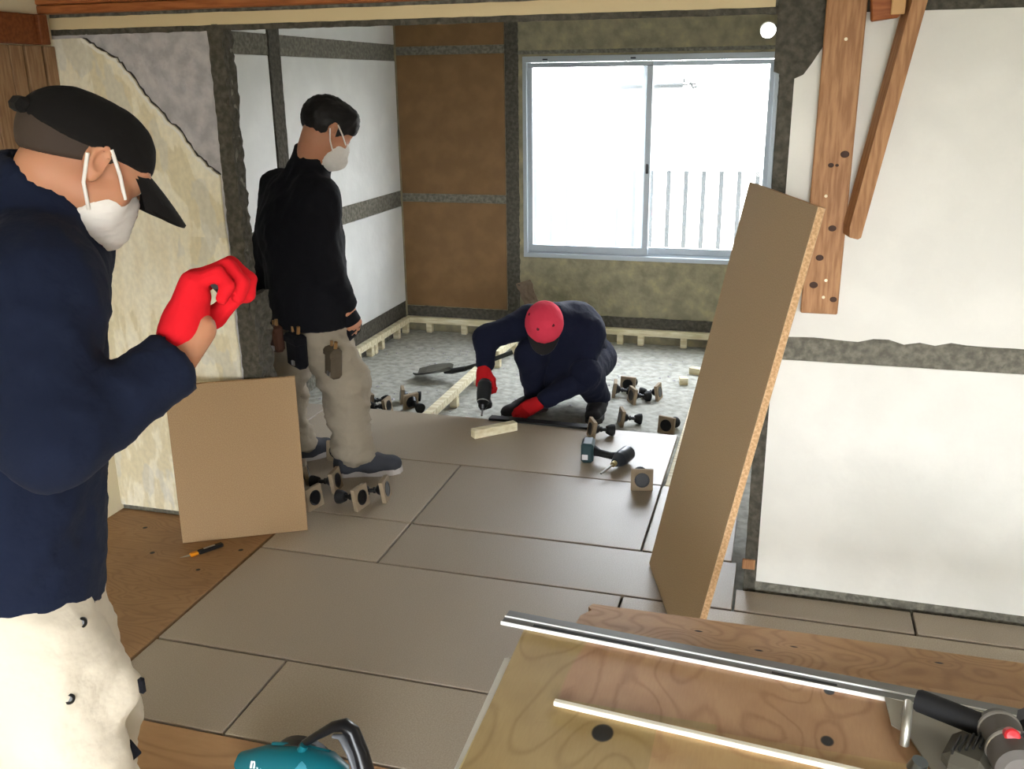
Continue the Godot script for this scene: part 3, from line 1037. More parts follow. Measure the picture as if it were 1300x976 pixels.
func build_right_saw() -> void:
	var o := thing("circular_saw", "dusty grey circular saw with a black handle lying on the plywood at the right", "saw", Vector3(0.35, 0.5, 1.36))
	# base plate
	var st := nb()
	a_prism(st, Transform3D(Basis(Vector3(1, 0, 0), Vector3(0, 0, -1), Vector3(0, 1, 0)), Vector3.ZERO), [Vector2(-0.105, 0.1), Vector2(-0.05, 0.088), Vector2(0.0, 0.06), Vector2(0.14, 0.045), Vector2(0.14, -0.13), Vector2(-0.03, -0.14), Vector2(-0.075, 0.0), Vector2(-0.1, 0.02)], 0.0125, 0.0155)
	fin(st, "base_plate", metal(C(165, 160, 148), 0.5, 0.7), o)
	st = nb()
	a_tube(st, [Vector3(-0.085, 0.018, 0.035), Vector3(-0.085, 0.05, 0.03), Vector3(-0.082, 0.062, 0.01), Vector3(-0.078, 0.062, -0.02), Vector3(-0.075, 0.05, -0.04), Vector3(-0.075, 0.018, -0.045)], [0.008], 10)
	fin(st, "depth_bracket", metal(C(185, 182, 172), 0.4, 0.8), o)
	# handle tube
	st = nb()
	a_tube(st, [Vector3(-0.06, 0.05, -0.055), Vector3(-0.055, 0.05, -0.053), Vector3(0.05, 0.052, 0.0), Vector3(0.056, 0.052, 0.003)], [0.017, 0.02, 0.02, 0.016], 18)
	fin(st, "front_handle", M.rubber, o)
	# motor housing with a bright rim
	var ax := Transform3D(Basis(Quaternion(Vector3.UP, Vector3(0.06, 0.1, 1.0).normalized())), Vector3(0.062, 0.056, 0.0))
	st = nb()
	a_lathe(st, ax, [Vector2(0.0, -0.02), Vector2(0.022, -0.02), Vector2(0.03, -0.012), Vector2(0.033, 0.01), Vector2(0.032, 0.05), Vector2(0.036, 0.06), Vector2(0.036, 0.12), Vector2(0.026, 0.13), Vector2(0, 0.13)], 26)
	fin(st, "motor_housing", mat(C(98, 94, 90), 0.6), o)
	st = nb()
	a_lathe(st, ax, [Vector2(0.0325, 0.004), Vector2(0.035, 0.004), Vector2(0.035, 0.01), Vector2(0.0325, 0.012)], 26)
	fin(st, "rim", metal(C(150, 146, 140), 0.45, 0.6), o)
	st = nb()
	a_lathe(st, ax, [Vector2(0.0355, 0.062), Vector2(0.0375, 0.064), Vector2(0.0375, 0.07), Vector2(0.0355, 0.072)], 26)
	fin(st, "rim", metal(C(190, 188, 182), 0.35, 0.8), o)
	# rear body
	st = nb()
	a_box(st, Transform3D(Basis(Vector3(0, 1, 0), -0.25), Vector3(0.13, 0.05, -0.015)), Vector3(0.075, 0.06, 0.06), 0.012)
	a_box(st, Transform3D(Basis(Vector3(0, 1, 0), -0.25), Vector3(0.2, 0.055, 0.01)), Vector3(0.1, 0.045, 0.045), 0.012)
	fin(st, "rear_body", M.black, o)
	st = nb()
	a_lathe(st, Transform3D(Basis(Vector3(1, 0, 0), 1.1), Vector3(0.062, 0.098, 0.075)), [Vector2(0.012, -0.01), Vector2(0.012, 0.006), Vector2(0.009, 0.009), Vector2(0, 0.01)], 16)
	fin(st, "red_button", mat(C(196, 42, 48), 0.35), o)
	st = nb()
	a_lathe(st, Transform3D(Basis(Vector3(1, 0, 0), 1.1), Vector3(0.084, 0.094, 0.07)), [Vector2(0.009, -0.01), Vector2(0.009, 0.004), Vector2(0, 0.006)], 14)
	fin(st, "knob", M.black_gloss, o)
	st = nb()
	a_tube(st, [Vector3(0.1, 0.07, 0.02), Vector3(0.105, 0.1, 0.035), Vector3(0.106, 0.095, 0.065), Vector3(0.1, 0.05, 0.08)], [0.0028], 8)
	fin(st, "wire_guard", metal(C(225, 225, 222), 0.3), o)
	# blade guard and ribs in the middle of the plate
	st = nb()
	a_box(st, Transform3D(Basis(Vector3(0, 1, 0), -0.4), Vector3(0.01, 0.036, 0.06)), Vector3(0.07, 0.04, 0.09), 0.014)
	fin(st, "blade_guard", mat(C(74, 70, 60), 0.5), o)
	st = nb()
	for k in 5:
		a_box(st, Transform3D(Basis(Vector3(0, 1, 0), -0.4), Vector3(-0.012 + k * 0.011, 0.05, 0.062 - k * 0.005)), Vector3(0.004, 0.02, 0.05), 0.001)
	fin(st, "cooling_rib", M.dark_steel, o)
	st = nb()
	a_rod(st, Vector3(-0.072, 0.015, 0.09), Vector3(-0.068, 0.034, 0.092), 0.016, 0.013, 14)
	a_rod(st, Vector3(-0.052, 0.015, 0.125), Vector3(-0.05, 0.026, 0.125), 0.01, 0.009, 12)
	fin(st, "clamp_knob", metal(C(140, 150, 160), 0.3), o)


func build_teal_saw() -> void:
	var o := thing("circular_saw", "teal power saw with a black loop handle on the floor boards at the front", "saw", Vector3(-0.98, 0.0, 1.24))
	var teal := mat(C(12, 92, 102), 0.35)
	var st := nb()
	a_block(st, Vector3(-0.2, 0.0, -0.06), Vector3(0.16, 0.004, 0.13), 0.001)
	fin(st, "base_plate", metal(C(120, 122, 122), 0.4), o)
	# blade case
	st = nb()
	var prof := [Vector2(0, -0.026), Vector2(0.075, -0.026), Vector2(0.088, -0.018), Vector2(0.09, 0.0), Vector2(0.088, 0.018), Vector2(0.075, 0.026), Vector2(0, 0.026)]
	a_lathe(st, Transform3D(Basis(Vector3(1, 0, 0), PI / 2), Vector3(-0.03, 0.03, -0.03)), prof, 32)
	fin(st, "blade_case", M.dark_steel, o)
	# motor body
	st = nb()
	a_tube(st, [Vector3(-0.19, 0.035, 0.0), Vector3(-0.175, 0.045, 0.0), Vector3(-0.11, 0.06, 0.0), Vector3(-0.02, 0.068, 0.0), Vector3(0.05, 0.066, 0.0), Vector3(0.085, 0.055, 0.0), Vector3(0.098, 0.045, 0.0)], [0.012, 0.028, 0.042, 0.052, 0.05, 0.036, 0.012], 24, true, 1.0)
	var body := fin(st, "motor_body", teal, o)
	st = nb()
	a_tube(st, [Vector3(-0.035, 0.0705, 0.02), Vector3(0.0, 0.0705, 0.02), Vector3(0.05, 0.066, 0.018)], [0.02, 0.042, 0.03], 20, true, 1.0)
	fin(st, "cover_highlight", mat(C(70, 150, 168), 0.3), o)  # lighter teal paints the highlight on top of the body
	var tm := TextMesh.new()
	tm.text = "makita"
	var sf := SystemFont.new()
	sf.font_names = PackedStringArray(["Droid Sans"])
	sf.font_weight = 700
	tm.font = sf
	tm.font_size = 48
	tm.pixel_size = 0.0006
	tm.depth = 0.003
	tm.material = mat(C(236, 240, 240), 0.4)
	place(tm, "lettering", body, Transform3D(Basis(Vector3(0, 0, 1), 0.14) * Basis(Vector3(1, 0, 0), -0.75), Vector3(-0.085, 0.086, 0.032)))
	# loop handle
	st = nb()
	a_tube(st, [Vector3(-0.03, 0.1, -0.01), Vector3(-0.012, 0.125, -0.015), Vector3(0.02, 0.15, -0.02), Vector3(0.06, 0.176, -0.03), Vector3(0.088, 0.184, -0.032), Vector3(0.108, 0.172, -0.03), Vector3(0.13, 0.125, -0.02), Vector3(0.15, 0.075, -0.005), Vector3(0.155, 0.045, 0.005)], [0.011, 0.011, 0.012, 0.015, 0.019, 0.02, 0.022, 0.023, 0.02], 16, true, 0.8)
	fin(st, "loop_handle", M.black_gloss, o)
	st = nb()
	a_tube(st, [Vector3(0.066, 0.165, -0.012), Vector3(0.088, 0.167, -0.012), Vector3(0.112, 0.135, -0.004), Vector3(0.13, 0.09, 0.008)], [0.006, 0.011, 0.013, 0.009], 12, true, 0.6)
	fin(st, "grip_insert", mat(C(92, 94, 98), 0.25), o)
	st = nb()
	a_rod(st, Vector3(-0.02, 0.098, 0.0), Vector3(-0.006, 0.13, -0.004), 0.014, 0.01, 12)
	a_tube(st, [Vector3(-0.1, 0.1, -0.02), Vector3(-0.03, 0.112, -0.02), Vector3(0.05, 0.108, -0.02)], [0.007], 10)
	fin(st, "teal_bracket", teal, o)


# ------------------------------------------------------------ battens, feet, tools
func joist(label: String, a: Vector3, b: Vector3, legs: Array, group := "") -> void:
	var o := thing("floor_joist", label, "joist", Vector3.ZERO, group)
	var st := nb()
	a_bar(st, a, b, 0.042, 0.045, 0.002)
	fin(st, "joist_body", M.pale, o)
	for t: float in legs:
		var p := a.lerp(b, t)
		st = nb()
		a_block(st, Vector3(p.x - 0.021, -0.13, p.z - 0.021), Vector3(p.x + 0.021, p.y - 0.021, p.z + 0.021), 0.002)
		fin(st, "leg", M.pale, o)


var foot_proto: Node3D


func make_foot() -> Node3D:
	var o := Node3D.new()
	var st := nb()
	a_box(st, Transform3D(Basis(), Vector3(0, -0.009, 0)), Vector3(0.09, 0.018, 0.09), 0.0015)
	fin(st, "chip_plate", mat(C(146, 129, 106), 0.85), o)
	st = nb()
	# hollow black socket seen through the plate
	a_lathe(st, Transform3D(), [Vector2(0.031, -0.0175), Vector2(0.031, 0.0018), Vector2(0.027, 0.0018), Vector2(0.0255, 0.0004), Vector2(0.0, 0.0004)], 18)
	a_lathe(st, Transform3D(), [Vector2(0.034, -0.018), Vector2(0.024, -0.03), Vector2(0.018, -0.042), Vector2(0.0, -0.042)], 18)
	fin(st, "socket", M.black_gloss, o)
	st = nb()
	a_rod(st, Vector3(0, -0.04, 0), Vector3(0, -0.085, 0), 0.0085, -1, 10)
	a_lathe(st, Transform3D(), [Vector2(0.0, -0.05), Vector2(0.014, -0.05), Vector2(0.014, -0.058), Vector2(0.0, -0.058)], 6)
	fin(st, "bolt", M.dark_steel, o)
	st = nb()
	a_lathe(st, Transform3D(), [Vector2(0.0, -0.08), Vector2(0.018, -0.08), Vector2(0.022, -0.088), Vector2(0.028, -0.104), Vector2(0.029, -0.116), Vector2(0.0, -0.116)], 18)
	fin(st, "rubber_foot", M.rubber, o)
	return o


# mode 0: lying on its plate edge and rubber rim, plate towards yaw; 1: plate down, foot up; 2: standing on the rubber foot
func foot(label: String, group: String, at: Vector3, yaw: float, mode := 0, roll := 0.0) -> void:
	if foot_proto == null:
		foot_proto = make_foot()
	var o: Node3D = foot_proto.duplicate()
	o.name = numbered("support_foot")
	add_child(o)
	tag(o, label, "support foot", group)
	if mode == 0:
		var tilt := atan2(0.045 - 0.029, 0.107)
		var b := Basis(Vector3.UP, yaw) * Basis(Vector3(0, 0, 1), -PI / 2 + tilt)
		o.transform = Transform3D(b, at + Vector3(0, 0.045 * cos(tilt) + 0.0, 0))
	elif mode == 1:
		o.transform = Transform3D(Basis(Vector3.UP, yaw) * Basis(Vector3(1, 0, 0), PI), at + Vector3(0, 0.0016, 0))
	else:
		o.transform = Transform3D(Basis(Vector3.UP, yaw), at + Vector3(0, 0.116, 0))
	if roll != 0.0:
		o.basis = Basis(Vector3.UP, yaw) * Basis(Vector3(0, 0, 1), roll)


func build_small_things() -> void:
	joist("pale timber joist on short legs along the foot of the white left wall", Vector3(-2.585, -0.041, -2.31), Vector3(-2.585, -0.041, -3.33), [0.04, 0.16, 0.36, 0.42, 0.53, 0.81, 0.97])
	joist("pale timber joist on short legs along the foot of the back wall", Vector3(-2.6, -0.041, -3.366), Vector3(-0.05, -0.041, -3.366), [0.07, 0.175, 0.62, 0.676, 0.79, 0.95])
	joist("pale timber joist running back from the board edge, the nearer of the middle two", Vector3(-1.695, -0.041, -1.365), Vector3(-1.695, -0.041, -2.36), [0.1, 0.47, 0.9])
	joist("pale timber joist with a free square end, farther of the two in the middle", Vector3(-1.685, -0.036, -2.6), Vector3(-1.655, -0.036, -3.33), [0.04, 0.5, 0.95])
	joist("pale timber joist beyond the gap, half hidden by the tall leaning board", Vector3(-0.372, -0.041, -0.8), Vector3(-0.372, -0.041, -3.33), [0.02, 0.25, 0.5, 0.75])
	# loose feet of the floor
	var g := "loose support feet with square plates"
	foot("loose support foot on concrete nearest the joist end, left heap", g, Vector3(-1.93, -0.13, -1.75), 2.5)
	foot("loose support foot with its plate up on edge in the middle of the left heap", g, Vector3(-2.02, -0.13, -1.83), 3.6)
	foot("loose support foot lying at the left end of the left heap", g, Vector3(-2.16, -0.13, -1.70), -2.4)
	foot("loose support foot lying in front of the others in the left heap", g, Vector3(-2.01, -0.13, -1.64), 0.0)
	foot("loose support foot showing its socket, rearmost right of the crouching worker", g, Vector3(-0.80, -0.13, -2.33), -1.7)
	foot("loose support foot lying left in the heap right of the crouching worker", g, Vector3(-0.87, -0.13, -2.24), 3.3)
	foot("loose support foot lying in the middle of the heap right of the crouching worker", g, Vector3(-0.75, -0.13, -2.14), -2.6)
	foot("loose support foot lying right in the heap right of the crouching worker", g, Vector3(-0.6, -0.13, -2.24), -0.15)
	foot("loose support foot on concrete behind the impact driver, plate to the left", g, Vector3(-0.75, -0.13, -1.77), 3.5)
	foot("loose support foot on concrete just behind the board edge, at the right", g, Vector3(-0.5, -0.13, -1.7), -1.9)
	foot("loose support foot standing behind the battery of the impact driver", g, Vector3(-0.8, 0.0, -1.22), 3.6)
	foot("loose support foot with a round black socket, in front of the impact driver", g, Vector3(-0.475, 0.0, -0.68), -1.35, 0)
	foot("loose support foot under the toe of the standing worker", g, Vector3(-1.455, 0.0, -0.34), 0.15)
	foot("loose support foot just in front of the standing worker's shoe", g, Vector3(-1.52, 0.0, -0.24), -0.15)
	foot("loose support foot with its dark socket showing, beside the short board's upper edge", g, Vector3(-1.84, 0.0, -0.66), -1.45)
	foot("loose support foot in the heap beside the short board, nearest the shoe", g, Vector3(-1.69, 0.0, -0.37), 0.1)
	foot("loose support foot in the heap beside the short board, lowest", g, Vector3(-1.70, 0.0, -0.19), -0.25)
	foot("loose support foot in the heap beside the short board, half hidden by it", g, Vector3(-1.85, 0.0, -0.42), 0.5)
	# offcuts
	var o := thing("timber_offcut", "pale square timber offcut lying on the brown board before the drill", "offcut")
	var st := nb()
	a_bar(st, Vector3(-1.335, 0.0215, -1.075), Vector3(-1.17, 0.0215, -1.235), 0.042, 0.042, 0.002)
	fin(st, "offcut_body", M.pale, o)
	o = thing("timber_offcut", "small pale block on concrete left of the tall leaning board, nearer one", "offcut")
	st = nb()
	a_box(st, Transform3D(Basis(Vector3.UP, 0.2), Vector3(-0.5, -0.11, -2.56)), Vector3(0.05, 0.04, 0.05), 0.002)
	fin(st, "offcut_body", M.pale, o)
	o = thing("timber_offcut", "small pale block on concrete left of the tall leaning board, farther one", "offcut")
	st = nb()
	a_box(st, Transform3D(Basis(Vector3.UP, -0.3), Vector3(-0.45, -0.11, -2.78)), Vector3(0.07, 0.04, 0.045), 0.002)
	fin(st, "offcut_body", M.pale, o)
	o = thing("black_strip", "long flat black strip lying along the board edge at the crouching worker's feet", "strip")
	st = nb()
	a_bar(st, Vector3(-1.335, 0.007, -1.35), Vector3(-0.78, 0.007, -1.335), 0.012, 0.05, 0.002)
	fin(st, "strip_body", M.black, o)  # thin flat black bar over the rear edge of the floor panel
	# impact driver lying on its side
	o = thing("impact_driver", "black and teal cordless impact driver lying on the brown board", "power tool", Vector3(-0.68, 0.0, -0.93))
	st = nb()
	a_box(st, Transform3D(Basis(Vector3.UP, 0.1), Vector3(-0.075, 0.046, -0.02)), Vector3(0.055, 0.09, 0.1), 0.01)
	var bt := fin(st, "battery", mat(C(38, 62, 66), 0.5), o)
	st = nb()
	a_box(st, Transform3D(Basis(Vector3.UP, 0.1), Vector3(-0.079, 0.03, 0.0312)), Vector3(0.026, 0.024, 0.002), 0.0006)
	fin(st, "white_sticker", mat(C(236, 230, 232), 0.5), bt)
	st = nb()
	a_tube(st, [Vector3(-0.05, 0.048, -0.012), Vector3(-0.02, 0.045, 0.0), Vector3(0.03, 0.042, 0.012), Vector3(0.075, 0.042, 0.015)], [0.028, 0.019, 0.018, 0.024], 16, true, 0.85)
	fin(st, "grip", M.rubber, o)
	st = nb()
	var dv := Transform3D(Basis(Quaternion(Vector3.UP, Vector3(-0.33, -0.06, 0.94).normalized())), Vector3(0.1, 0.042, -0.035))
	a_lathe(st, dv, [Vector2(0, -0.02), Vector2(0.026, -0.018), Vector2(0.034, -0.004), Vector2(0.035, 0.05), Vector2(0.033, 0.075), Vector2(0.024, 0.1), Vector2(0.018, 0.115), Vector2(0, 0.115)], 22)
	fin(st, "motor_housing", mat(C(44, 48, 54), 0.3), o)
	st = nb()
	a_lathe(st, dv, [Vector2(0.0, 0.113), Vector2(0.013, 0.113), Vector2(0.012, 0.135), Vector2(0.0, 0.135)], 14)
	fin(st, "chuck", metal(C(180, 165, 120), 0.35), o)
	st = nb()
	a_rod(st, dv * Vector3(0, 0.13, 0), dv * Vector3(0, 0.235, 0), 0.0045, -1, 8)
	fin(st, "bit", metal(C(150, 148, 140), 0.35), o)
	# utility knife
	o = thing("utility_knife", "black and orange utility knife lying on the plywood floor", "knife", Vector3(-1.915, 0.0, 0.243))
	o.rotation.y = atan2(0.119, 0.075)
	st = nb()
	a_block(st, Vector3(-0.03, 0.0, -0.011), Vector3(0.065, 0.014, 0.011), 0.004)
	fin(st, "grip", M.black, o)
	st = nb()
	a_block(st, Vector3(-0.06, 0.001, -0.009), Vector3(-0.03, 0.013, 0.009), 0.003)
	fin(st, "orange_end", mat(C(222, 142, 30), 0.45), o)
	st = nb()
	a_block(st, Vector3(-0.008, 0.0135, -0.004), Vector3(0.035, 0.016, 0.004), 0.001)
	fin(st, "slider", metal(C(190, 190, 190), 0.3), o)
	st = nb()
	a_prism(st, Transform3D(Basis(Vector3(1, 0, 0), -PI / 2), Vector3(0, 0.007, 0)), [Vector2(-0.06, -0.007), Vector2(-0.06, 0.006), Vector2(-0.095, 0.006)], 0.0, 0.0008)
	fin(st, "blade", M.steel, o)
	# shovel: blade on the slab, handle over the joist
	o = thing("shovel", "grey shovel lying on the concrete with its dark handle across the middle joist", "shovel")
	var tip := Vector3(-2.115, -0.118, -2.315)
	var neck := Vector3(-1.875, -0.085, -2.30)
	st = nb()
	var d := (neck - tip).normalized()
	var sd := d.cross(Vector3.UP).normalized()
	var ws := [0.05, 0.085, 0.1, 0.1, 0.085, 0.03]
	var rows := []
	for i in 6:
		var c := tip.lerp(neck, i / 5.0)
		var row := []
		for j in 7:
			var t := j / 3.0 - 1.0
			row.append(c + sd * ws[i] * t + Vector3.UP * (t * t * 0.028 + 0.004 * i))
		rows.append(row)
	for off: float in [0.0, -0.003]:
		for i in 5:
			for j in 6:
				var n: Vector3 = (rows[i + 1][j] - rows[i][j]).cross(rows[i][j + 1] - rows[i][j]).normalized()
				if n.y < 0.0:
					n = -n
				var dn := Vector3(0, off, 0)
				quad(st, rows[i][j] + dn, rows[i + 1][j] + dn, rows[i + 1][j + 1] + dn, rows[i][j + 1] + dn, n if off == 0.0 else -n)
	fin(st, "blade", metal(C(120, 120, 112), 0.5, 0.6), o)
	st = nb()
	a_tube(st, [neck - d * 0.05 + Vector3(0, 0.01, 0), neck + Vector3(0, 0.012, 0), Vector3(-1.78, -0.045, -2.285)], [0.012, 0.018, 0.016], 12)
	fin(st, "collar", M.dark_steel, o)
	st = nb()
	a_tube(st, [Vector3(-1.8, -0.052, -2.288), Vector3(-1.68, -0.006, -2.27), Vector3(-1.505, 0.055, -2.36)], [0.0135], 12)
	fin(st, "handle", mat(C(44, 46, 40), 0.6), o)
	# crumbs of mortar on the slab
	var mm := MultiMesh.new()
	mm.transform_format = MultiMesh.TRANSFORM_3D
	st = nb()
	for f: Array in [[Vector3(0, 1, 0), Vector3(1, 0, 0), Vector3(0, 0, 1)], [Vector3(0, 1, 0), Vector3(0, 0, 1), Vector3(-1, 0, 0)], [Vector3(0, 1, 0), Vector3(-1, 0, 0), Vector3(0, 0, -1)], [Vector3(0, 1, 0), Vector3(0, 0, -1), Vector3(1, 0, 0)]]:
		var nn: Vector3 = (f[0] + f[1] + f[2]).normalized()
		tri(st, f[0] * 0.7, f[1], f[2], nn)
	mm.mesh = mesh_of(st, M.grey_plaster)
	mm.instance_count = 420
	for i in 420:
		var cl := i % 6
		var c: Vector2 = [Vector2(-1.9, -2.6), Vector2(-2.1, -1.9), Vector2(-1.0, -2.9), Vector2(-0.7, -2.5), Vector2(-2.0, -2.9), Vector2(-1.3, -2.2)][cl]
		var p := c + Vector2(rng.randfn(0, 0.22), rng.randfn(0, 0.2))
		p.x = clampf(p.x, -2.5, -0.1)
		p.y = clampf(p.y, -3.3, -1.4)
		var s := 0.003 + pow(rng.randf(), 4.0) * 0.012
		mm.set_instance_transform(i, Transform3D(Basis(Vector3.UP, rng.randf() * TAU).scaled(Vector3(s, s * 0.7, s * 1.3)), Vector3(p.x, -0.13, p.y)))
	var mi := MultiMeshInstance3D.new()
	mi.multimesh = mm
	mi.name = "mortar_crumbs"
	add_child(mi)
	mi.set_meta("kind", "stuff")
	tag(mi, "grey mortar crumbs scattered over the bare concrete floor", "rubble")


# ------------------------------------------------------------ figures: joined fields meshed as surface nets
class Field:
	var o := Vector3.ZERO
	var c := 0.01
	var nx := 0
	var ny := 0
	var nz := 0
	var d := PackedFloat32Array()

	func _init(lo: Vector3, hi: Vector3, cell: float) -> void:
		o = lo
		c = cell
		nx = int((hi.x - lo.x) / c) + 2
		ny = int((hi.y - lo.y) / c) + 2
		nz = int((hi.z - lo.z) / c) + 2
		d.resize(nx * ny * nz)
		d.fill(100.0)

	# tapered capsule a..b; dir and s flatten it along dir; k is the width of the blend; cut takes it away
	func cap(a: Vector3, b: Vector3, ra: float, rb: float, k := 0.02, dir := Vector3.ZERO, s := 1.0, cut := false) -> void:
		var r := maxf(ra, rb) + k + c * 2.5
		var lo := a.min(b) - Vector3(r, r, r)
		var hi := a.max(b) + Vector3(r, r, r)
		var x0 := maxi(0, int((lo.x - o.x) / c))
		var y0 := maxi(0, int((lo.y - o.y) / c))
		var z0 := maxi(0, int((lo.z - o.z) / c))
		var x1 := mini(nx - 1, int((hi.x - o.x) / c) + 1)
		var y1 := mini(ny - 1, int((hi.y - o.y) / c) + 1)
		var z1 := mini(nz - 1, int((hi.z - o.z) / c) + 1)
		var e := s - 1.0
		var ba := b - a
		ba += dir * (ba.dot(dir) * e)
		var l2 := maxf(ba.length_squared(), 1e-9)
		var inv := 1.0 / l2
		var dr := rb - ra
		var kk := maxf(k, 1e-5)
		var sq := e != 0.0
		for z in range(z0, z1 + 1):
			for y in range(y0, y1 + 1):
				var i := (z * ny + y) * nx + x0
				var p := Vector3(o.x + x0 * c, o.y + y * c, o.z + z * c) - a
				for x in range(x0, x1 + 1):
					var v := p
					if sq:
						v += dir * (p.dot(dir) * e)
					var t := clampf(v.dot(ba) * inv, 0.0, 1.0)
					var q := (v - ba * t).length() - ra - dr * t
					var w := d[i]
					if cut:
						q = -q
						var h := maxf(kk - absf(q - w), 0.0) / kk
						d[i] = maxf(q, w) + h * h * kk * 0.25
					else:
						var h := maxf(kk - absf(q - w), 0.0) / kk
						d[i] = minf(q, w) - h * h * kk * 0.25
					p.x += c
					i += 1

	# ellipsoid with axes u, v, w (unit) and radii r
	func ell(m: Vector3, r: Vector3, bs := Basis(), k := 0.02, cut := false) -> void:
		var big := maxf(r.x, maxf(r.y, r.z)) + k + c * 2.5
		var x0 := maxi(0, int((m.x - big - o.x) / c))
		var y0 := maxi(0, int((m.y - big - o.y) / c))
		var z0 := maxi(0, int((m.z - big - o.z) / c))
		var x1 := mini(nx - 1, int((m.x + big - o.x) / c) + 1)
		var y1 := mini(ny - 1, int((m.y + big - o.y) / c) + 1)
		var z1 := mini(nz - 1, int((m.z + big - o.z) / c) + 1)
		var bt := bs.transposed()
		var ir := Vector3(1.0 / r.x, 1.0 / r.y, 1.0 / r.z)
		var kk := maxf(k, 1e-5)
		for z in range(z0, z1 + 1):
			for y in range(y0, y1 + 1):
				var i := (z * ny + y) * nx + x0
				for x in range(x0, x1 + 1):
					var v := bt * (Vector3(o.x + x * c, o.y + y * c, o.z + z * c) - m) * ir
					var k0 := v.length()
					var k1 := (v * ir).length()
					var q := k0 * (k0 - 1.0) / maxf(k1, 1e-4)
					var w := d[i]
					if cut:
						q = -q
						var h := maxf(kk - absf(q - w), 0.0) / kk
						d[i] = maxf(q, w) + h * h * kk * 0.25
					else:
						var h := maxf(kk - absf(q - w), 0.0) / kk
						d[i] = minf(q, w) - h * h * kk * 0.25
					i += 1

	# takes away all on the side that n points to
	func plane(pt: Vector3, n: Vector3, k := 0.004, near := Vector3.ZERO, reach := 0.0) -> void:
		var i := 0
		for z in nz:
			for y in ny:
				for x in nx:
					if d[i] < 50.0:
						var p := Vector3(o.x + x * c, o.y + y * c, o.z + z * c)
						if reach == 0.0 or p.distance_squared_to(near) < reach * reach:
							var q := (p - pt).dot(n)
							var w := d[i]
							var h := maxf(k - absf(q - w), 0.0) / k
							d[i] = maxf(q, w) + h * h * k * 0.25
					i += 1

	func at(p: Vector3) -> float:
		var g := (p - o) / c
		var x := clampi(int(g.x), 0, nx - 2)
		var y := clampi(int(g.y), 0, ny - 2)
		var z := clampi(int(g.z), 0, nz - 2)
		var f := Vector3(clampf(g.x - x, 0, 1), clampf(g.y - y, 0, 1), clampf(g.z - z, 0, 1))
		var i := (z * ny + y) * nx + x
		var s := nx * ny
		var a := lerpf(lerpf(d[i], d[i + 1], f.x), lerpf(d[i + nx], d[i + nx + 1], f.x), f.y)
		var b := lerpf(lerpf(d[i + s], d[i + s + 1], f.x), lerpf(d[i + s + nx], d[i + s + nx + 1], f.x), f.y)
		return lerpf(a, b, f.z)

	# first surface point from p along v
	func hit(p: Vector3, v: Vector3, most := 1.0) -> Vector3:
		var t := 0.0
		while t < most:
			if at(p + v * t) < 0.0:
				return p + v * t
			t += c * 0.3
		return p

	# [vertices, triangle indices]
	func net() -> Array:
		var vs := PackedVector3Array()
		var ix := PackedInt32Array()
		var id := PackedInt32Array()
		id.resize(nx * ny * nz)
		id.fill(-1)
		var s := nx * ny
		var off := [0, 1, nx, nx + 1, s, s + 1, s + nx, s + nx + 1]
		var cs := [Vector3(0, 0, 0), Vector3(1, 0, 0), Vector3(0, 1, 0), Vector3(1, 1, 0), Vector3(0, 0, 1), Vector3(1, 0, 1), Vector3(0, 1, 1), Vector3(1, 1, 1)]
		var ed := [[0, 1], [2, 3], [4, 5], [6, 7], [0, 2], [1, 3], [4, 6], [5, 7], [0, 4], [1, 5], [2, 6], [3, 7]]
		for z in nz - 1:
			for y in ny - 1:
				var i := (z * ny + y) * nx
				for x in nx - 1:
					var n := 0
					if d[i] < 0.0: n += 1
					if d[i + 1] < 0.0: n += 1
					if d[i + nx] < 0.0: n += 1
					if d[i + nx + 1] < 0.0: n += 1
					if d[i + s] < 0.0: n += 1
					if d[i + s + 1] < 0.0: n += 1
					if d[i + s + nx] < 0.0: n += 1
					if d[i + s + nx + 1] < 0.0: n += 1
					if n > 0 and n < 8:
						var sum := Vector3.ZERO
						var m := 0
						for e: Array in ed:
							var a: float = d[i + off[e[0]]]
							var b: float = d[i + off[e[1]]]
							if (a < 0.0) != (b < 0.0):
								var pa: Vector3 = cs[e[0]]
								sum += pa.lerp(cs[e[1]], a / (a - b))
								m += 1
						id[i] = vs.size()
						vs.append(o + (Vector3(x, y, z) + sum / m) * c)
					i += 1
		for z in range(1, nz - 1):
			for y in range(1, ny - 1):
				var i := (z * ny + y) * nx + 1
				for x in range(1, nx - 1):
					var inside := d[i] < 0.0
					if inside != (d[i + 1] < 0.0):
						_face(ix, id[i], id[i - nx], id[i - nx - s], id[i - s], inside)
					if inside != (d[i + nx] < 0.0):
						_face(ix, id[i], id[i - s], id[i - s - 1], id[i - 1], inside)
					if inside != (d[i + s] < 0.0):
						_face(ix, id[i], id[i - 1], id[i - 1 - nx], id[i - nx], inside)
					i += 1
		return [vs, ix]

	func _face(ix: PackedInt32Array, a: int, b: int, e: int, g: int, inside: bool) -> void:
		if a < 0 or b < 0 or e < 0 or g < 0:
			return
		if inside:
			ix.append_array(PackedInt32Array([a, e, b, a, g, e]))
		else:
			ix.append_array(PackedInt32Array([a, b, e, a, e, g]))


func normals_of(vs: PackedVector3Array, ix: PackedInt32Array) -> PackedVector3Array:
	var ns := PackedVector3Array()
	ns.resize(vs.size())
	for i in range(0, ix.size(), 3):
		var n := (vs[ix[i + 2]] - vs[ix[i]]).cross(vs[ix[i + 1]] - vs[ix[i]])
		ns[ix[i]] += n
		ns[ix[i + 1]] += n
		ns[ix[i + 2]] += n
	for i in ns.size():
		ns[i] = ns[i].normalized()
	return ns


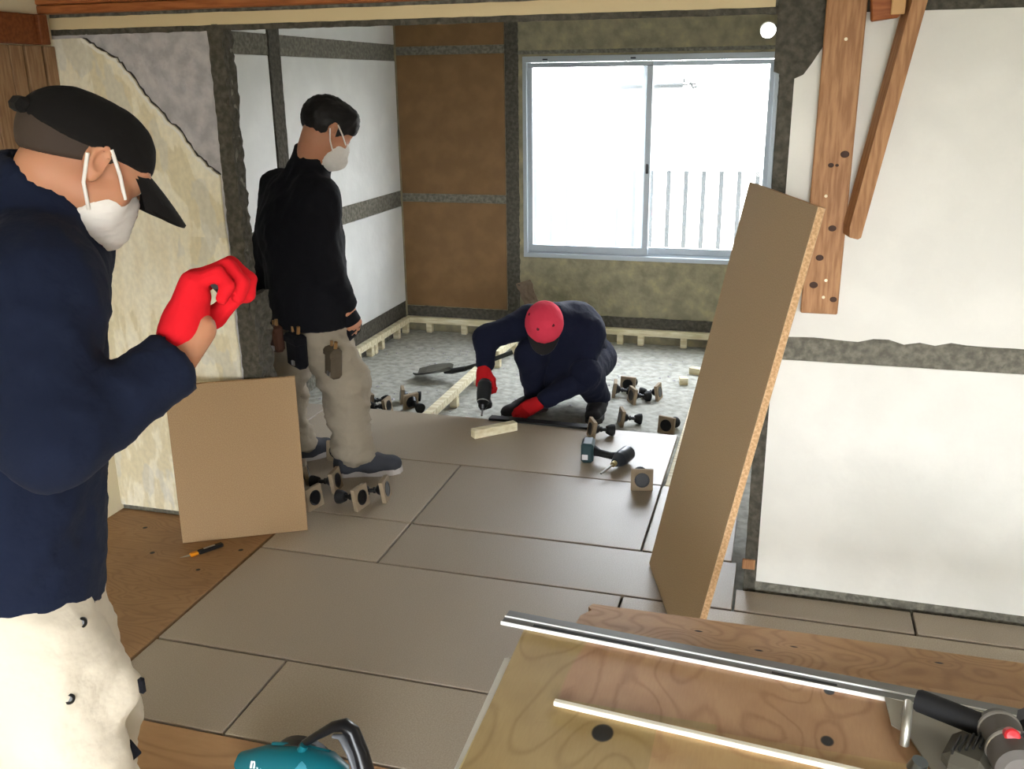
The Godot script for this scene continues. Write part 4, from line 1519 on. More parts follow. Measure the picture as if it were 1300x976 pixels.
# meshes fields into one surface; folds = [amplitude, frequency, seed, stretch vector]
func skin(fields: Array, xfs: Array, m: Material, folds := []) -> ArrayMesh:
	var vs := PackedVector3Array()
	var ix := PackedInt32Array()
	for k in fields.size():
		var r: Array = fields[k].net()
		var base := vs.size()
		var v: PackedVector3Array = r[0]
		if k < xfs.size():
			var xf: Transform3D = xfs[k]
			v = xf * v
		vs.append_array(v)
		for i: int in r[1]:
			ix.append(i + base)
	var ns := normals_of(vs, ix)
	for f: Array in folds:
		var nz := FastNoiseLite.new()
		nz.seed = f[2]
		nz.frequency = f[1]
		nz.fractal_type = FastNoiseLite.FRACTAL_RIDGED
		nz.fractal_octaves = 2
		for i in vs.size():
			var fade := 1.0 if f.size() < 5 else smoothstep(f[4] + 0.004, f[4] + 0.07, vs[i].y)
			vs[i] += ns[i] * (nz.get_noise_3dv(vs[i] * f[3]) * f[0] * fade)
		ns = normals_of(vs, ix)
	var arr := []
	arr.resize(Mesh.ARRAY_MAX)
	arr[Mesh.ARRAY_VERTEX] = vs
	arr[Mesh.ARRAY_NORMAL] = ns
	arr[Mesh.ARRAY_INDEX] = ix
	var am := ArrayMesh.new()
	am.add_surface_from_arrays(Mesh.PRIMITIVE_TRIANGLES, arr)
	am.surface_set_material(0, m)
	return am


# a head's frame: z towards the face, y to the crown
func head_frame(at: Vector3, face: Vector3, up: Vector3) -> Transform3D:
	var z := face.normalized()
	var x := up.cross(z).normalized()
	return Transform3D(Basis(x, z.cross(x).normalized(), z), at)


# bare head in its own frame (origin between the ears), with a neck that runs to neck_end
func head_field(cell: float, neck_end: Vector3, crown := 0.08) -> Field:
	var f := Field.new(Vector3(-0.12, -0.2, -0.16), Vector3(0.12, 0.15, 0.15), cell)
	f.ell(Vector3(0, 0.032, -0.014), Vector3(0.077, crown, 0.097), Basis(), 0.01)
	f.ell(Vector3(0, -0.03, 0.036), Vector3(0.062, 0.078, 0.052), Basis(), 0.03)
	f.cap(Vector3(0, -0.055, 0.005), Vector3(0, -0.1, 0.058), 0.05, 0.022, 0.03)
	f.cap(Vector3(-0.045, -0.045, 0.02), Vector3(0, -0.1, 0.055), 0.024, 0.018, 0.02)
	f.cap(Vector3(0.045, -0.045, 0.02), Vector3(0, -0.1, 0.055), 0.024, 0.018, 0.02)
	f.cap(Vector3(-0.04, 0.02, 0.07), Vector3(0.04, 0.02, 0.07), 0.016, 0.016, 0.018)
	for s: float in [-1.0, 1.0]:
		f.ell(Vector3(s * 0.045, -0.026, 0.05), Vector3(0.024, 0.02, 0.022), Basis(), 0.02)
		f.ell(Vector3(s * 0.032, 0.002, 0.1), Vector3(0.018, 0.012, 0.022), Basis(), 0.012, true)
		f.ell(Vector3(s * 0.032, 0.0, 0.074), Vector3(0.015, 0.012, 0.012), Basis(), 0.006)
	f.cap(Vector3(0, 0.006, 0.086), Vector3(0, -0.036, 0.104), 0.008, 0.012, 0.012)
	f.ell(Vector3(-0.013, -0.04, 0.094), Vector3(0.009, 0.008, 0.01), Basis(), 0.008)
	f.ell(Vector3(0.013, -0.04, 0.094), Vector3(0.009, 0.008, 0.01), Basis(), 0.008)
	f.cap(Vector3(-0.02, -0.064, 0.082), Vector3(0.02, -0.064, 0.082), 0.007, 0.007, 0.008)
	f.cap(Vector3(-0.016, -0.074, 0.08), Vector3(0.016, -0.074, 0.08), 0.008, 0.008, 0.008)
	for s: float in [-1.0, 1.0]:
		var eb := Basis(Vector3(0, 1, 0), s * 0.35) * Basis(Vector3(1, 0, 0), -0.2)
		f.ell(Vector3(s * 0.081, 0.002, -0.012), Vector3(0.009, 0.033, 0.02), eb, 0.008)
		f.ell(Vector3(s * 0.088, 0.002, -0.006), Vector3(0.007, 0.018, 0.011), eb, 0.005, true)
		f.ell(Vector3(s * 0.08, -0.026, -0.004), Vector3(0.007, 0.01, 0.01), eb, 0.006)
	f.cap(Vector3(0, -0.05, -0.035), neck_end, 0.054, 0.058, 0.03)
	return f


# a hand in its own frame: x towards the fingers, -y the palm's side, z the thumb's side; curl in radians for each joint
func hand_field(cell: float, curl: Array, fat := 1.0, thumb_in := 0.0, cuff := 0.05) -> Field:
	var f := Field.new(Vector3(-cuff - 0.05, -0.13, -0.075), Vector3(0.21, 0.05, 0.11), cell)
	var zs := [0.031, 0.0105, -0.0105, -0.03]
	var xs := [0.088, 0.092, 0.087, 0.077]
	var ls := [[0.044, 0.026, 0.021], [0.048, 0.03, 0.022], [0.044, 0.028, 0.022], [0.035, 0.021, 0.019]]
	for i in 4:
		f.cap(Vector3(0.012, 0, zs[i] * 0.62), Vector3(xs[i], 0, zs[i]), 0.0145 * fat, 0.0125 * fat, 0.012)
	f.cap(Vector3(-cuff, 0, 0), Vector3(0.02, 0, 0), 0.027 * fat, 0.028 * fat, 0.02, Vector3.UP, 1.35)
	f.cap(Vector3(0.02, -0.008, 0.02), Vector3(0.06, -0.006, -0.015), 0.016 * fat, 0.016 * fat, 0.015)
	for i in 4:
		var p := Vector3(xs[i], 0, zs[i])
		var an := 0.0
		for j in 3:
			an += curl[j] * (1.0 + 0.06 * i)
			var q: Vector3 = p + Vector3(cos(an), -sin(an), -0.02 * (i - 1.5) * (1.0 if j == 0 else 0.3)) * ls[i][j]
			var r: float = ([0.0105, 0.0098, 0.009, 0.008][j] - (0.001 if i == 3 else 0.0)) * fat
			var r2: float = ([0.0098, 0.009, 0.008][j] - (0.001 if i == 3 else 0.0)) * fat
			f.cap(p, q, r, r2, 0.003)
			p = q
	var t0 := Vector3(0.02, -0.006, 0.022)
	var t1 := Vector3(0.052, -0.02 - 0.012 * thumb_in, 0.05 - 0.008 * thumb_in)
	var t2 := Vector3(0.082, -0.03 - 0.02 * thumb_in, 0.056 - 0.026 * thumb_in)
	var t3 := Vector3(0.104, -0.036 - 0.022 * thumb_in, 0.05 - 0.04 * thumb_in)
	f.cap(t0, t1, 0.016 * fat, 0.0125 * fat, 0.012)
	f.cap(t1, t2, 0.0115 * fat, 0.0105 * fat, 0.004)
	f.cap(t2, t3, 0.0105 * fat, 0.0085 * fat, 0.003)
	return f


# frame of a hand: wrist, direction of the fingers, direction that the back of the hand faces
func hand_frame(wrist: Vector3, fingers: Vector3, back: Vector3, right := true) -> Transform3D:
	var x := fingers.normalized()
	var z := x.cross(back).normalized()
	var y := z.cross(x).normalized()
	# a right hand with its back up and its fingers away has the thumb at its left
	return Transform3D(Basis(x, y, -z if right else z), wrist)


func shoe(parent: Node, heel: Vector3, toe: Vector3, upper: Material, sole: Material, cell := 0.007) -> void:
	var d := toe - heel
	d.y = 0.0
	var l := d.length()
	d = d.normalized()
	var fr := Transform3D(Basis(d, Vector3.UP, d.cross(Vector3.UP)), heel)
	var f := Field.new(Vector3(-0.05, -0.02, -0.08), Vector3(l + 0.05, 0.17, 0.08), cell)
	f.cap(Vector3(0.04, 0.05, 0), Vector3(0.045, 0.1, 0), 0.042, 0.044, 0.02)
	f.cap(Vector3(0.04, 0.045, 0), Vector3(l * 0.55, 0.05, 0), 0.042, 0.045, 0.03)
	f.cap(Vector3(l * 0.55, 0.045, 0.002), Vector3(l - 0.045, 0.04, 0.004), 0.046, 0.042, 0.03, Vector3.UP, 1.15)
	f.cap(Vector3(0.07, 0.1, 0), Vector3(0.13, 0.07, 0), 0.03, 0.03, 0.03)
	f.plane(Vector3(0, 0.012, 0), Vector3.DOWN)
	f.plane(Vector3(0.04, 0.115, 0), Vector3(-0.2, 1, 0).normalized())
	var s := place(skin([f], [fr], upper, [[0.002, 14.0, 3, Vector3.ONE]]), "shoe", parent)
	var st := nb()
	var poly := []
	for p: Vector2 in [Vector2(0.0, 0.0), Vector2(0.004, 0.024), Vector2(0.03, 0.04), Vector2(l * 0.4, 0.037), Vector2(l * 0.62, 0.05), Vector2(l * 0.85, 0.047), Vector2(l * 0.96, 0.028), Vector2(l, 0.0), Vector2(l * 0.96, -0.028), Vector2(l * 0.85, -0.044), Vector2(l * 0.62, -0.046), Vector2(l * 0.4, -0.036), Vector2(0.03, -0.04), Vector2(0.004, -0.024)]:
		poly.append(p)
	a_prism(st, fr * Transform3D(Basis(Vector3.RIGHT, -PI / 2), Vector3.ZERO), poly, 0.0, 0.026)
	fin(st, "sole", sole, s)


func make_cloth(col: Color, seed_: int, sheen := 0.0) -> StandardMaterial3D:
	var n := noise_tex(seed_, 0.02, [], [], 256, 4, FastNoiseLite.TYPE_SIMPLEX_SMOOTH, 5.0)
	var m := mat(col, 0.92, null, Vector3(4, 4, 4), n, 0.35)
	m.metallic_specular = 0.25
	if sheen > 0.0:
		m.rim_enabled = true
		m.rim = sheen
	return m


func build_people() -> void:
	M.skin = mat(C(186, 130, 99), 0.55)
	M.skin.subsurf_scatter_enabled = true
	M.skin.subsurf_scatter_strength = 0.15
	M.hair = mat(C(20, 17, 15), 0.6)
	M.navy = make_cloth(C(22, 28, 46), 201, 0.1)
	M.navy_dark = make_cloth(C(23, 26, 42), 202, 0.1)
	M.black_cloth = make_cloth(C(20, 20, 24), 203, 0.1)
	M.cap_cloth = make_cloth(C(24, 22, 21), 204, 0.1)
	M.cream_cloth = make_cloth(C(204, 193, 174), 205)
	M.beige_cloth = make_cloth(C(148, 137, 120), 206)
	M.mask = make_cloth(C(228, 222, 214), 207)
	M.red_glove = make_cloth(C(214, 28, 38), 208)
	M.red_dark = make_cloth(C(176, 26, 30), 209)
	M.helmet = make_cloth(C(208, 58, 78), 210)
	worker_a()
	worker_b()
	worker_c()


func mask_on(parent: Node, fr: Transform3D, cell: float) -> void:
	var f := Field.new(Vector3(-0.09, -0.14, -0.02), Vector3(0.09, 0.03, 0.14), cell)
	f.ell(Vector3(0, -0.05, 0.04), Vector3(0.07, 0.068, 0.056), Basis(), 0.01)
	f.cap(Vector3(0, -0.02, 0.085), Vector3(0, -0.075, 0.098), 0.02, 0.024, 0.03)
	f.cap(Vector3(0, -0.1, 0.055), Vector3(0, -0.09, 0.07), 0.034, 0.034, 0.03)
	f.plane(Vector3(0, -0.012, 0.1), Vector3(0, 1, 0.35).normalized(), 0.003)
	f.plane(Vector3(0, -0.05, 0.022), Vector3(0, 0.25, -1).normalized(), 0.003)
	place(skin([f], [fr], M.mask, [[0.0022, 26.0, 9, Vector3(0.4, 2.2, 0.6)]]), "face_mask", parent)
	for s: float in [-1.0, 1.0]:
		for y: float in [-0.028, -0.088]:
			var st := nb()
			var lp := [Vector3(s * 0.086, 0.026, -0.004), Vector3(s * 0.079, 0.002, 0.03), Vector3(s * 0.066, -0.024, 0.062)] if y > -0.05 else [Vector3(s * 0.09, 0.0, -0.03), Vector3(s * 0.082, -0.04, -0.008), Vector3(s * 0.066, -0.07, 0.026)]
			a_tube(st, [fr * lp[0], fr * lp[1], fr * lp[2]], [0.003], 8)
			fin(st, "ear_loop", M.mask, parent)


func eyes_on(parent: Node, fr: Transform3D) -> void:
	for s: float in [-1.0, 1.0]:
		var st := nb()
		a_lathe(st, fr * Transform3D(Basis(Vector3.RIGHT, PI / 2), Vector3(s * 0.032, 0.0, 0.0795)), [Vector2(0.0095, -0.003), Vector2(0.008, 0.004), Vector2(0.004, 0.0068), Vector2(0, 0.0074)], 14)
		var e := fin(st, "eye", mat(C(232, 228, 222), 0.25), parent)
		st = nb()
		a_lathe(st, fr * Transform3D(Basis(Vector3.RIGHT, PI / 2), Vector3(s * 0.032, -0.001, 0.0795)), [Vector2(0.0048, 0.006), Vector2(0.003, 0.0078), Vector2(0, 0.0082)], 12)
		fin(st, "iris", M.hair, e)


# foreground worker at the left, bowed head in profile, raised red glove
func worker_a() -> void:
	var o := thing("person", "man in black cap, white mask and navy jacket raising a red gloved hand", "person")
	var F := Vector3(0.8, 0, -0.6)
	var R := Vector3(0.6, 0, 0.8)
	var pel := Vector3(-1.19, 0.80, 1.74)
	var chest := Vector3(-1.165, 1.2, 1.70)
	var nk := Vector3(-1.115, 1.42, 1.64)
	var rsh := Vector3(-1.03, 1.325, 1.765)
	var lsh := Vector3(-1.235, 1.325, 1.495)
	var rel := Vector3(-0.935, 1.142, 1.88)
	var rwr := Vector3(-0.868, 1.203, 1.69)
	var lel := Vector3(-1.36, 1.06, 1.5)
	var lwr := Vector3(-1.38, 0.84, 1.5)
	var hips := [pel + R * 0.09, pel - R * 0.09]
	var knees := [Vector3(-1.075, 0.43, 1.80), Vector3(-1.22, 0.44, 1.61)]
	var anks := [Vector3(-1.115, 0.09, 1.82), Vector3(-1.265, 0.09, 1.63)]
	# body: slim under the clothes
	var fr := head_frame(Vector3(-1.038, 1.495, 1.608), Vector3(0.423, -0.656, -0.625), Vector3(0.42, 0.75, -0.51))
	fr.basis = fr.basis * 0.95
	var b := Field.new(Vector3(-1.5, -0.02, 1.2), Vector3(-0.7, 1.55, 2.1), 0.022)
	b.cap(pel, chest, 0.12, 0.135, 0.05, F, 1.5)
	b.cap(chest, nk - Vector3(0, 0.06, 0), 0.13, 0.08, 0.05, F, 1.4)
	b.cap(rsh, lsh, 0.045, 0.045, 0.05)
	for i in 2:
		b.cap(hips[i], knees[i], 0.075, 0.05, 0.04)
		b.cap(knees[i], anks[i], 0.048, 0.035, 0.02)
		b.cap(anks[i] - Vector3(0, 0.03, 0), anks[i] + F * 0.13 - Vector3(0, 0.04, 0), 0.034, 0.03, 0.02)
	b.cap(rsh, rel, 0.045, 0.036, 0.03)
	b.cap(rel, rwr, 0.036, 0.028, 0.02)
	b.cap(lsh, lel, 0.045, 0.036, 0.03)
	b.cap(lel, lwr, 0.036, 0.028, 0.02)
	var neck_end: Vector3 = fr.affine_inverse() * (nk + Vector3(-0.01, -0.01, 0.01))
	var hd := head_field(0.0042, neck_end, 0.062)
	var wr := Field.new(rwr - Vector3(0.07, 0.07, 0.12), rwr + Vector3(0.08, 0.1, 0.07), 0.006)
	wr.cap(rwr - Vector3(0.01, 0.03, -0.03), rwr + Vector3(0.013, 0.04, -0.05), 0.029, 0.027, 0.01)
	var lh := hand_frame(lwr + Vector3(0, -0.03, 0), Vector3(0.1, -1, -0.05), -R, false)
	place(skin([b, hd, wr, hand_field(0.0055, [0.35, 0.4, 0.3])], [Transform3D(), fr, Transform3D(), lh], M.skin), "body", o)
	eyes_on(o, fr)
	# hair below the cap, which sits low at the back
	var frc := fr * Transform3D(Basis(Vector3.RIGHT, -0.12), Vector3(0, -0.012, -0.004))
	var h := Field.new(Vector3(-0.1, -0.09, -0.13), Vector3(0.1, 0.06, 0.06), 0.006)
	h.ell(Vector3(0, 0.03, -0.016), Vector3(0.079, 0.088, 0.1), Basis(), 0.01)
	h.plane(Vector3(0, -0.018, -0.07), Vector3(0, -0.93, 0.36).normalized(), 0.01)
	place(skin([h], [frc], mat(C(60, 48, 40), 0.8), []), "hair", o)
	# cap
	var cp := Field.new(Vector3(-0.12, -0.04, -0.15), Vector3(0.12, 0.18, 0.14), 0.0055)
	cp.ell(Vector3(0, 0.036, -0.008), Vector3(0.087, 0.074, 0.108), Basis(), 0.01)
	cp.cap(Vector3(0, 0.05, 0.04), Vector3(0, 0.056, 0.042), 0.044, 0.034, 0.04)
	cp.plane(Vector3(0, 0.027, 0.0), Vector3(0, -1, 0.06).normalized(), 0.004)
	var cap := place(skin([cp], [frc], M.cap_cloth, [[0.002, 12.0, 5, Vector3.ONE]]), "cap", o)
	var st := nb()
	var rows := []
	for i in 25:
		var u := (i / 12.0 - 1.0) * 0.97
		var row := []
		for j in 7:
			var v := j / 6.0
			var depth := 0.078 * sqrt(maxf(0.0, 1.0 - pow(absf(u), 3.0))) + 0.004
			var x := u * 0.082 * (1.0 - 0.12 * v)
			var z := 0.04 + 0.048 * sqrt(maxf(0.0, 1.0 - u * u)) + (depth + 0.017) * v
			row.append(Vector3(x, 0.036 - 0.02 * u * u - 0.024 * v - 0.008 * v * v, z))
		rows.append(row)
	for dy: float in [0.0, -0.005]:
		for i in 24:
			for j in 6:
				var nn: Vector3 = (fr.basis * (rows[i + 1][j] - rows[i][j]).cross(rows[i][j + 1] - rows[i][j])).normalized()
				if nn.dot(fr.basis.y) < 0.0:
					nn = -nn
				quad(st, fr * (rows[i][j] + Vector3(0, dy, 0)), fr * (rows[i + 1][j] + Vector3(0, dy, 0)), fr * (rows[i + 1][j + 1] + Vector3(0, dy, 0)), fr * (rows[i][j + 1] + Vector3(0, dy, 0)), nn if dy == 0.0 else -nn)
	for i in 24:
		quad(st, fr * rows[i][6], fr * rows[i + 1][6], fr * (rows[i + 1][6] - Vector3(0, 0.005, 0)), fr * (rows[i][6] - Vector3(0, 0.005, 0)), fr.basis.z)
	fin(st, "brim", M.cap_cloth, cap)
	st = nb()
	a_box(st, frc * Transform3D(Basis(Vector3.RIGHT, 0.15), Vector3(0, 0.034, -0.118)), Vector3(0.06, 0.024, 0.02), 0.006)
	fin(st, "strap", M.cap_cloth, cap)
	mask_on(o, fr, 0.0045)
	# jacket
	var j := Field.new(Vector3(-1.55, 0.74, 1.28), Vector3(-0.76, 1.56, 2.06), 0.0105)
	j.cap(pel + Vector3(0, -0.02, 0), chest, 0.185, 0.19, 0.06, F, 1.42)
	j.cap(chest, nk - Vector3(0.01, 0.05, 0), 0.185, 0.10, 0.06, F, 1.35)
	j.cap(rsh, lsh, 0.085, 0.085, 0.06)
	j.cap(nk - Vector3(0.02, 0.04, -0.01), nk + Vector3(0.012, 0.03, -0.008), 0.088, 0.082, 0.04)
	j.cap(rsh, rel, 0.082, 0.068, 0.05)
	j.cap(rel, rwr - (rel - rwr).normalized() * 0.02, 0.06, 0.047, 0.02)
	j.cap(lsh, lel, 0.08, 0.062, 0.05)
	j.cap(lel, lwr, 0.06, 0.048, 0.03)
	j.plane(Vector3(-1.15, 0.788, 1.74), Vector3(-0.06, -1, 0.1).normalized())
	j.plane(rwr + (rel - rwr).normalized() * 0.006, (rwr - rel).normalized(), 0.006, rwr, 0.11)
	j.plane(nk + Vector3(0.02, 0.05, -0.012), Vector3(0.55, 0.8, -0.25).normalized(), 0.006, nk + Vector3(0, 0.03, 0), 0.13)
	j.cap(nk - Vector3(0.02, 0.05, 0), nk + Vector3(0.07, 0.14, -0.03), 0.064, 0.07, 0.004, Vector3.ZERO, 1.0, true)
	place(skin([j], [], M.navy, [[0.008, 5.0, 41, Vector3(1, 0.8, 1), 0.79], [0.003, 13.0, 42, Vector3(1, 0.7, 1), 0.79]]), "jacket", o)
	# trousers
	var t := Field.new(Vector3(-1.5, 0.02, 1.4), Vector3(-0.85, 0.95, 2.06), 0.0115)
	t.cap(pel + Vector3(0, 0.06, 0), pel - Vector3(0, 0.05, 0), 0.158, 0.165, 0.05, F, 1.35)
	for i in 2:
		t.cap(hips[i] - Vector3(0, 0.03, 0), knees[i], 0.112, 0.086, 0.05)
		t.cap(knees[i], anks[i], 0.084, 0.07, 0.03)
	t.plane(Vector3(0, 0.07, 0), Vector3.DOWN)
	t.cap(hips[0] + F * 0.08 - Vector3(0, 0.11, 0), hips[0] + F * 0.115 - Vector3(0, 0.17, 0), 0.06, 0.05, 0.03)
	var tr := place(skin([t], [], M.cream_cloth, [[0.006, 4.2, 51, Vector3(1, 1.6, 1)], [0.003, 11.0, 52, Vector3(1, 2.0, 1)]]), "trousers", o)
	# rivets and tabs that the photo shows on the thigh
	for q: Array in [[Vector3(-0.825, 0.949, 2.001), Vector3(-0.609, -0.481, -0.631)], [Vector3(-0.833, 0.856, 2.034), Vector3(-0.601, -0.537, -0.592)]]:
		var p := t.hit(q[0], q[1])
		var n: Vector3 = -(q[1] as Vector3).normalized()
		st = nb()
		a_lathe(st, Transform3D(Basis(Quaternion(Vector3.UP, (n + R * 0.6).normalized())), p + n * 0.006), [Vector2(0.0085, -0.006), Vector2(0.0085, 0.004), Vector2(0.006, 0.006), Vector2(0.004, 0.004), Vector2(0, 0.004)], 16)
		fin(st, "rivet", M.dark_steel, tr)
	var q2 := t.hit(Vector3(-0.754, 0.792, 2.033), Vector3(-0.547, -0.586, -0.598))
	st = nb()
	a_box(st, Transform3D(Basis(Quaternion(Vector3.BACK, (R * 0.9 + F * 0.3 + Vector3.UP * 0.2).normalized())) * Basis(Vector3.BACK, 0.5), q2 + R * 0.003), Vector3(0.026, 0.034, 0.008), 0.002)
	fin(st, "dark_patch", M.black_cloth, tr)
	q2 = t.hit(Vector3(-0.745, 0.871, 2.004), Vector3(-0.553, -0.541, -0.633))
	st = nb()
	a_box(st, Transform3D(Basis(Quaternion(Vector3.BACK, (R * 0.6 + F * 0.7).normalized())), q2), Vector3(0.008, 0.022, 0.008), 0.002)
	fin(st, "buttonhole", M.black_cloth, tr)
	# red glove, loosely closed
	var hf := hand_frame(rwr + Vector3(-0.012, 0.026, -0.03), Vector3(0.1, 0.8, -0.48), Vector3(-0.85, 0.3, 0.34), true)
	hf.basis = hf.basis.scaled_local(Vector3(1.12, 1.2, 1.15))
	place(skin([hand_field(0.0042, [0.75, 1.2, 0.8], 1.25, 0.75, 0.012)], [hf], M.red_glove, [[0.0015, 16.0, 61, Vector3.ONE]]), "glove", o)
	st = nb()
	a_tube(st, [hf * Vector3(-0.014, 0, 0), hf * Vector3(0.004, 0, 0)], [0.036, 0.035], 20, true, 0.85, hf.basis.y)
	fin(st, "glove_cuff", M.red_dark, o)
	shoe(o, anks[0] - F * 0.06 - Vector3(0, 0.09, 0), anks[0] + F * 0.21 - Vector3(0, 0.09, 0), M.rubber, M.black)
	shoe(o, anks[1] - F * 0.06 - Vector3(0, 0.09, 0), anks[1] + F * 0.21 - Vector3(0, 0.09, 0), M.rubber, M.black)
	# the dark tool in his fist
	var tool := thing("hand_tool", "small dark tool held upright in the red glove of the man in the black cap", "hand tool")
	st = nb()
	var ta := hf * Vector3(0.085, -0.028, -0.03)
	var tb := hf * Vector3(0.102, -0.026, 0.088)
	a_tube(st, [ta, ta.lerp(tb, 0.8), tb], [0.009, 0.011, 0.006], 12)
	fin(st, "tool_body", M.black, tool)


# standing worker in the doorway, seen from behind
func worker_b() -> void:
	var o := thing("person", "man in black jacket and beige trousers standing in the doorway with a white mask", "person")
	var F := Vector3(0.6, 0, -0.8)
	var R := Vector3(0.8, 0, 0.6)
	var pel := Vector3(-1.835, 0.76, -0.53)
	var chest := Vector3(-1.855, 1.05, -0.53)
	var nk := Vector3(-1.81, 1.285, -0.53)
	var rsh := Vector3(-1.73, 1.18, -0.45)
	var lsh := Vector3(-1.98, 1.19, -0.625)
	var rel := Vector3(-1.70, 0.93, -0.42)
	var rwr := Vector3(-1.665, 0.77, -0.49)
	var lel := Vector3(-2.055, 0.94, -0.59)
	var lwr := Vector3(-2.075, 0.76, -0.58)
	var hips := [pel + R * 0.075 - Vector3(0, 0.04, 0), pel - R * 0.085 - Vector3(0, 0.04, 0)]
	var knees := [Vector3(-1.715, 0.42, -0.54), Vector3(-1.985, 0.45, -0.52)]
	var anks := [Vector3(-1.70, 0.09, -0.535), Vector3(-2.02, 0.09, -0.60)]
	var fr := head_frame(Vector3(-1.715, 1.428, -0.545), Vector3(0.573, -0.483, -0.662), Vector3(0.299, 0.875, -0.38))
	var b := Field.new(Vector3(-2.2, -0.02, -0.95), Vector3(-1.45, 1.35, -0.2), 0.024)
	b.cap(pel, chest, 0.115, 0.125, 0.05, F, 1.5)
	b.cap(chest, nk - Vector3(0, 0.06, 0), 0.12, 0.07, 0.05, F, 1.4)
	b.cap(rsh, lsh, 0.04, 0.04, 0.05)
	for i in 2:
		b.cap(hips[i], knees[i], 0.065, 0.045, 0.04)
		b.cap(knees[i], anks[i], 0.045, 0.033, 0.02)
	b.cap(rsh, rel, 0.042, 0.034, 0.03)
	b.cap(rel, rwr, 0.034, 0.027, 0.02)
	b.cap(lsh, lel, 0.042, 0.034, 0.03)
	b.cap(lel, lwr, 0.034, 0.027, 0.02)
	var hr := hand_frame(rwr + Vector3(0.005, -0.02, -0.005), Vector3(0.25, -0.9, -0.25), R + F * 0.5, true)
	var hl := hand_frame(lwr + Vector3(0, -0.015, 0), Vector3(0.1, -1, 0.0), -R + F * 0.2, false)
	place(skin([b, head_field(0.0062, fr.affine_inverse() * nk), hand_field(0.0065, [0.7, 0.9, 0.6], 1.0, 0.5, 0.02)], [Transform3D(), fr, hr], M.skin), "body", o)
	eyes_on(o, fr)
	var h := Field.new(Vector3(-0.12, -0.1, -0.15), Vector3(0.12, 0.16, 0.13), 0.0065)
	h.ell(Vector3(0, 0.04, -0.014), Vector3(0.086, 0.092, 0.106), Basis(), 0.01)
	h.cap(Vector3(-0.035, 0.075, 0.05), Vector3(0.035, 0.075, 0.05), 0.036, 0.036, 0.04)
	h.cap(Vector3(-0.038, 0.042, 0.076), Vector3(0.038, 0.042, 0.076), 0.017, 0.017, 0.03)
	h.ell(Vector3(0, -0.052, 0.082), Vector3(0.1, 0.082, 0.085), Basis(), 0.012, true)
	for s: float in [-1.0, 1.0]:
		h.ell(Vector3(s * 0.092, -0.012, -0.012), Vector3(0.03, 0.04, 0.027), Basis(), 0.008, true)
	h.plane(Vector3(0, -0.05, -0.07), Vector3(0, -1, 0.1).normalized(), 0.01)
	place(skin([h], [fr], M.hair, [[0.004, 22.0, 71, Vector3(1, 1, 1)]]), "hair", o)
	mask_on(o, fr, 0.006)
	# jacket
	var j := Field.new(Vector3(-2.2, 0.6, -0.95), Vector3(-1.45, 1.42, -0.22), 0.0125)
	j.cap(pel - Vector3(0.008, 0.06, 0), chest, 0.205, 0.195, 0.06, F, 1.35)
	j.cap(chest, nk - Vector3(0, 0.05, 0), 0.19, 0.1, 0.06, F, 1.3)
	j.cap(rsh, lsh, 0.075, 0.075, 0.06)
	j.cap(nk - Vector3(0, 0.05, 0), nk + Vector3(0.03, 0.06, -0.016), 0.078, 0.073, 0.02)
	j.cap(rsh, rel, 0.074, 0.062, 0.05)
	j.cap(rel, rwr, 0.06, 0.045, 0.02)
	j.cap(lsh, lel, 0.074, 0.062, 0.05)
	j.cap(lel, lwr, 0.06, 0.046, 0.02)
	j.plane(Vector3(-1.83, 0.665, -0.53), Vector3(0.0, -1, 0.0), 0.006)
	j.plane(nk + Vector3(0.02, 0.072, -0.02), Vector3(0.35, 0.85, -0.3).normalized(), 0.005, nk, 0.12)
	j.cap(nk - Vector3(0, 0.04, 0), nk + Vector3(0.06, 0.13, -0.04), 0.058, 0.064, 0.004, Vector3.ZERO, 1.0, true)
	place(skin([j], [], M.black_cloth, [[0.008, 4.5, 81, Vector3(1, 0.7, 1), 0.665], [0.004, 11.0, 82, Vector3(1, 0.8, 1), 0.665]]), "jacket", o)
	var t := Field.new(Vector3(-2.15, 0.02, -0.85), Vector3(-1.5, 0.85, -0.28), 0.0125)
	t.cap(pel - Vector3(0, 0.02, 0), pel - Vector3(0, 0.1, 0), 0.135, 0.14, 0.04, F, 1.3)
	for i in 2:
		t.cap(hips[i] - Vector3(0, 0.06, 0), knees[i], 0.1, 0.096, 0.04)
		t.cap(knees[i], anks[i] + Vector3(0, 0.05, 0), 0.094, 0.074, 0.03)
		t.cap(anks[i] + Vector3(0, 0.05, 0), anks[i] + F * 0.03, 0.074, 0.078, 0.02)
	t.plane(Vector3(0, 0.065, 0), Vector3.DOWN)
	place(skin([t], [], M.beige_cloth, [[0.014, 5.0, 91, Vector3(1, 1.9, 1)], [0.006, 12.0, 92, Vector3(1, 2.2, 1)]]), "trousers", o)
	# black glove on the left hand, glove bands over the right one
	place(skin([hand_field(0.006, [0.25, 0.3, 0.2], 1.12, 0.0, 0.02)], [hl], M.black_cloth), "glove", o)
	var st := nb()
	a_tube(st, [hr * Vector3(-0.015, 0, 0), hr * Vector3(0.03, 0, 0), hr * Vector3(0.07, -0.004, 0)], [0.032, 0.038, 0.046], 18, false, 0.62, hr.basis.y)
	for i in 2:
		var x := 0.1 + 0.025 * i
		a_tube(st, [hr * Vector3(x, -0.02 - 0.02 * i, -0.04), hr * Vector3(x, -0.02 - 0.02 * i, 0.045)], [0.017], 10)
	fin(st, "glove_band", M.black_cloth, o)
	shoe(o, Vector3(-1.768, 0.0, -0.51), Vector3(-1.505, 0.0, -0.622), mat(C(58, 60, 66), 0.8), mat(C(190, 184, 178), 0.7))
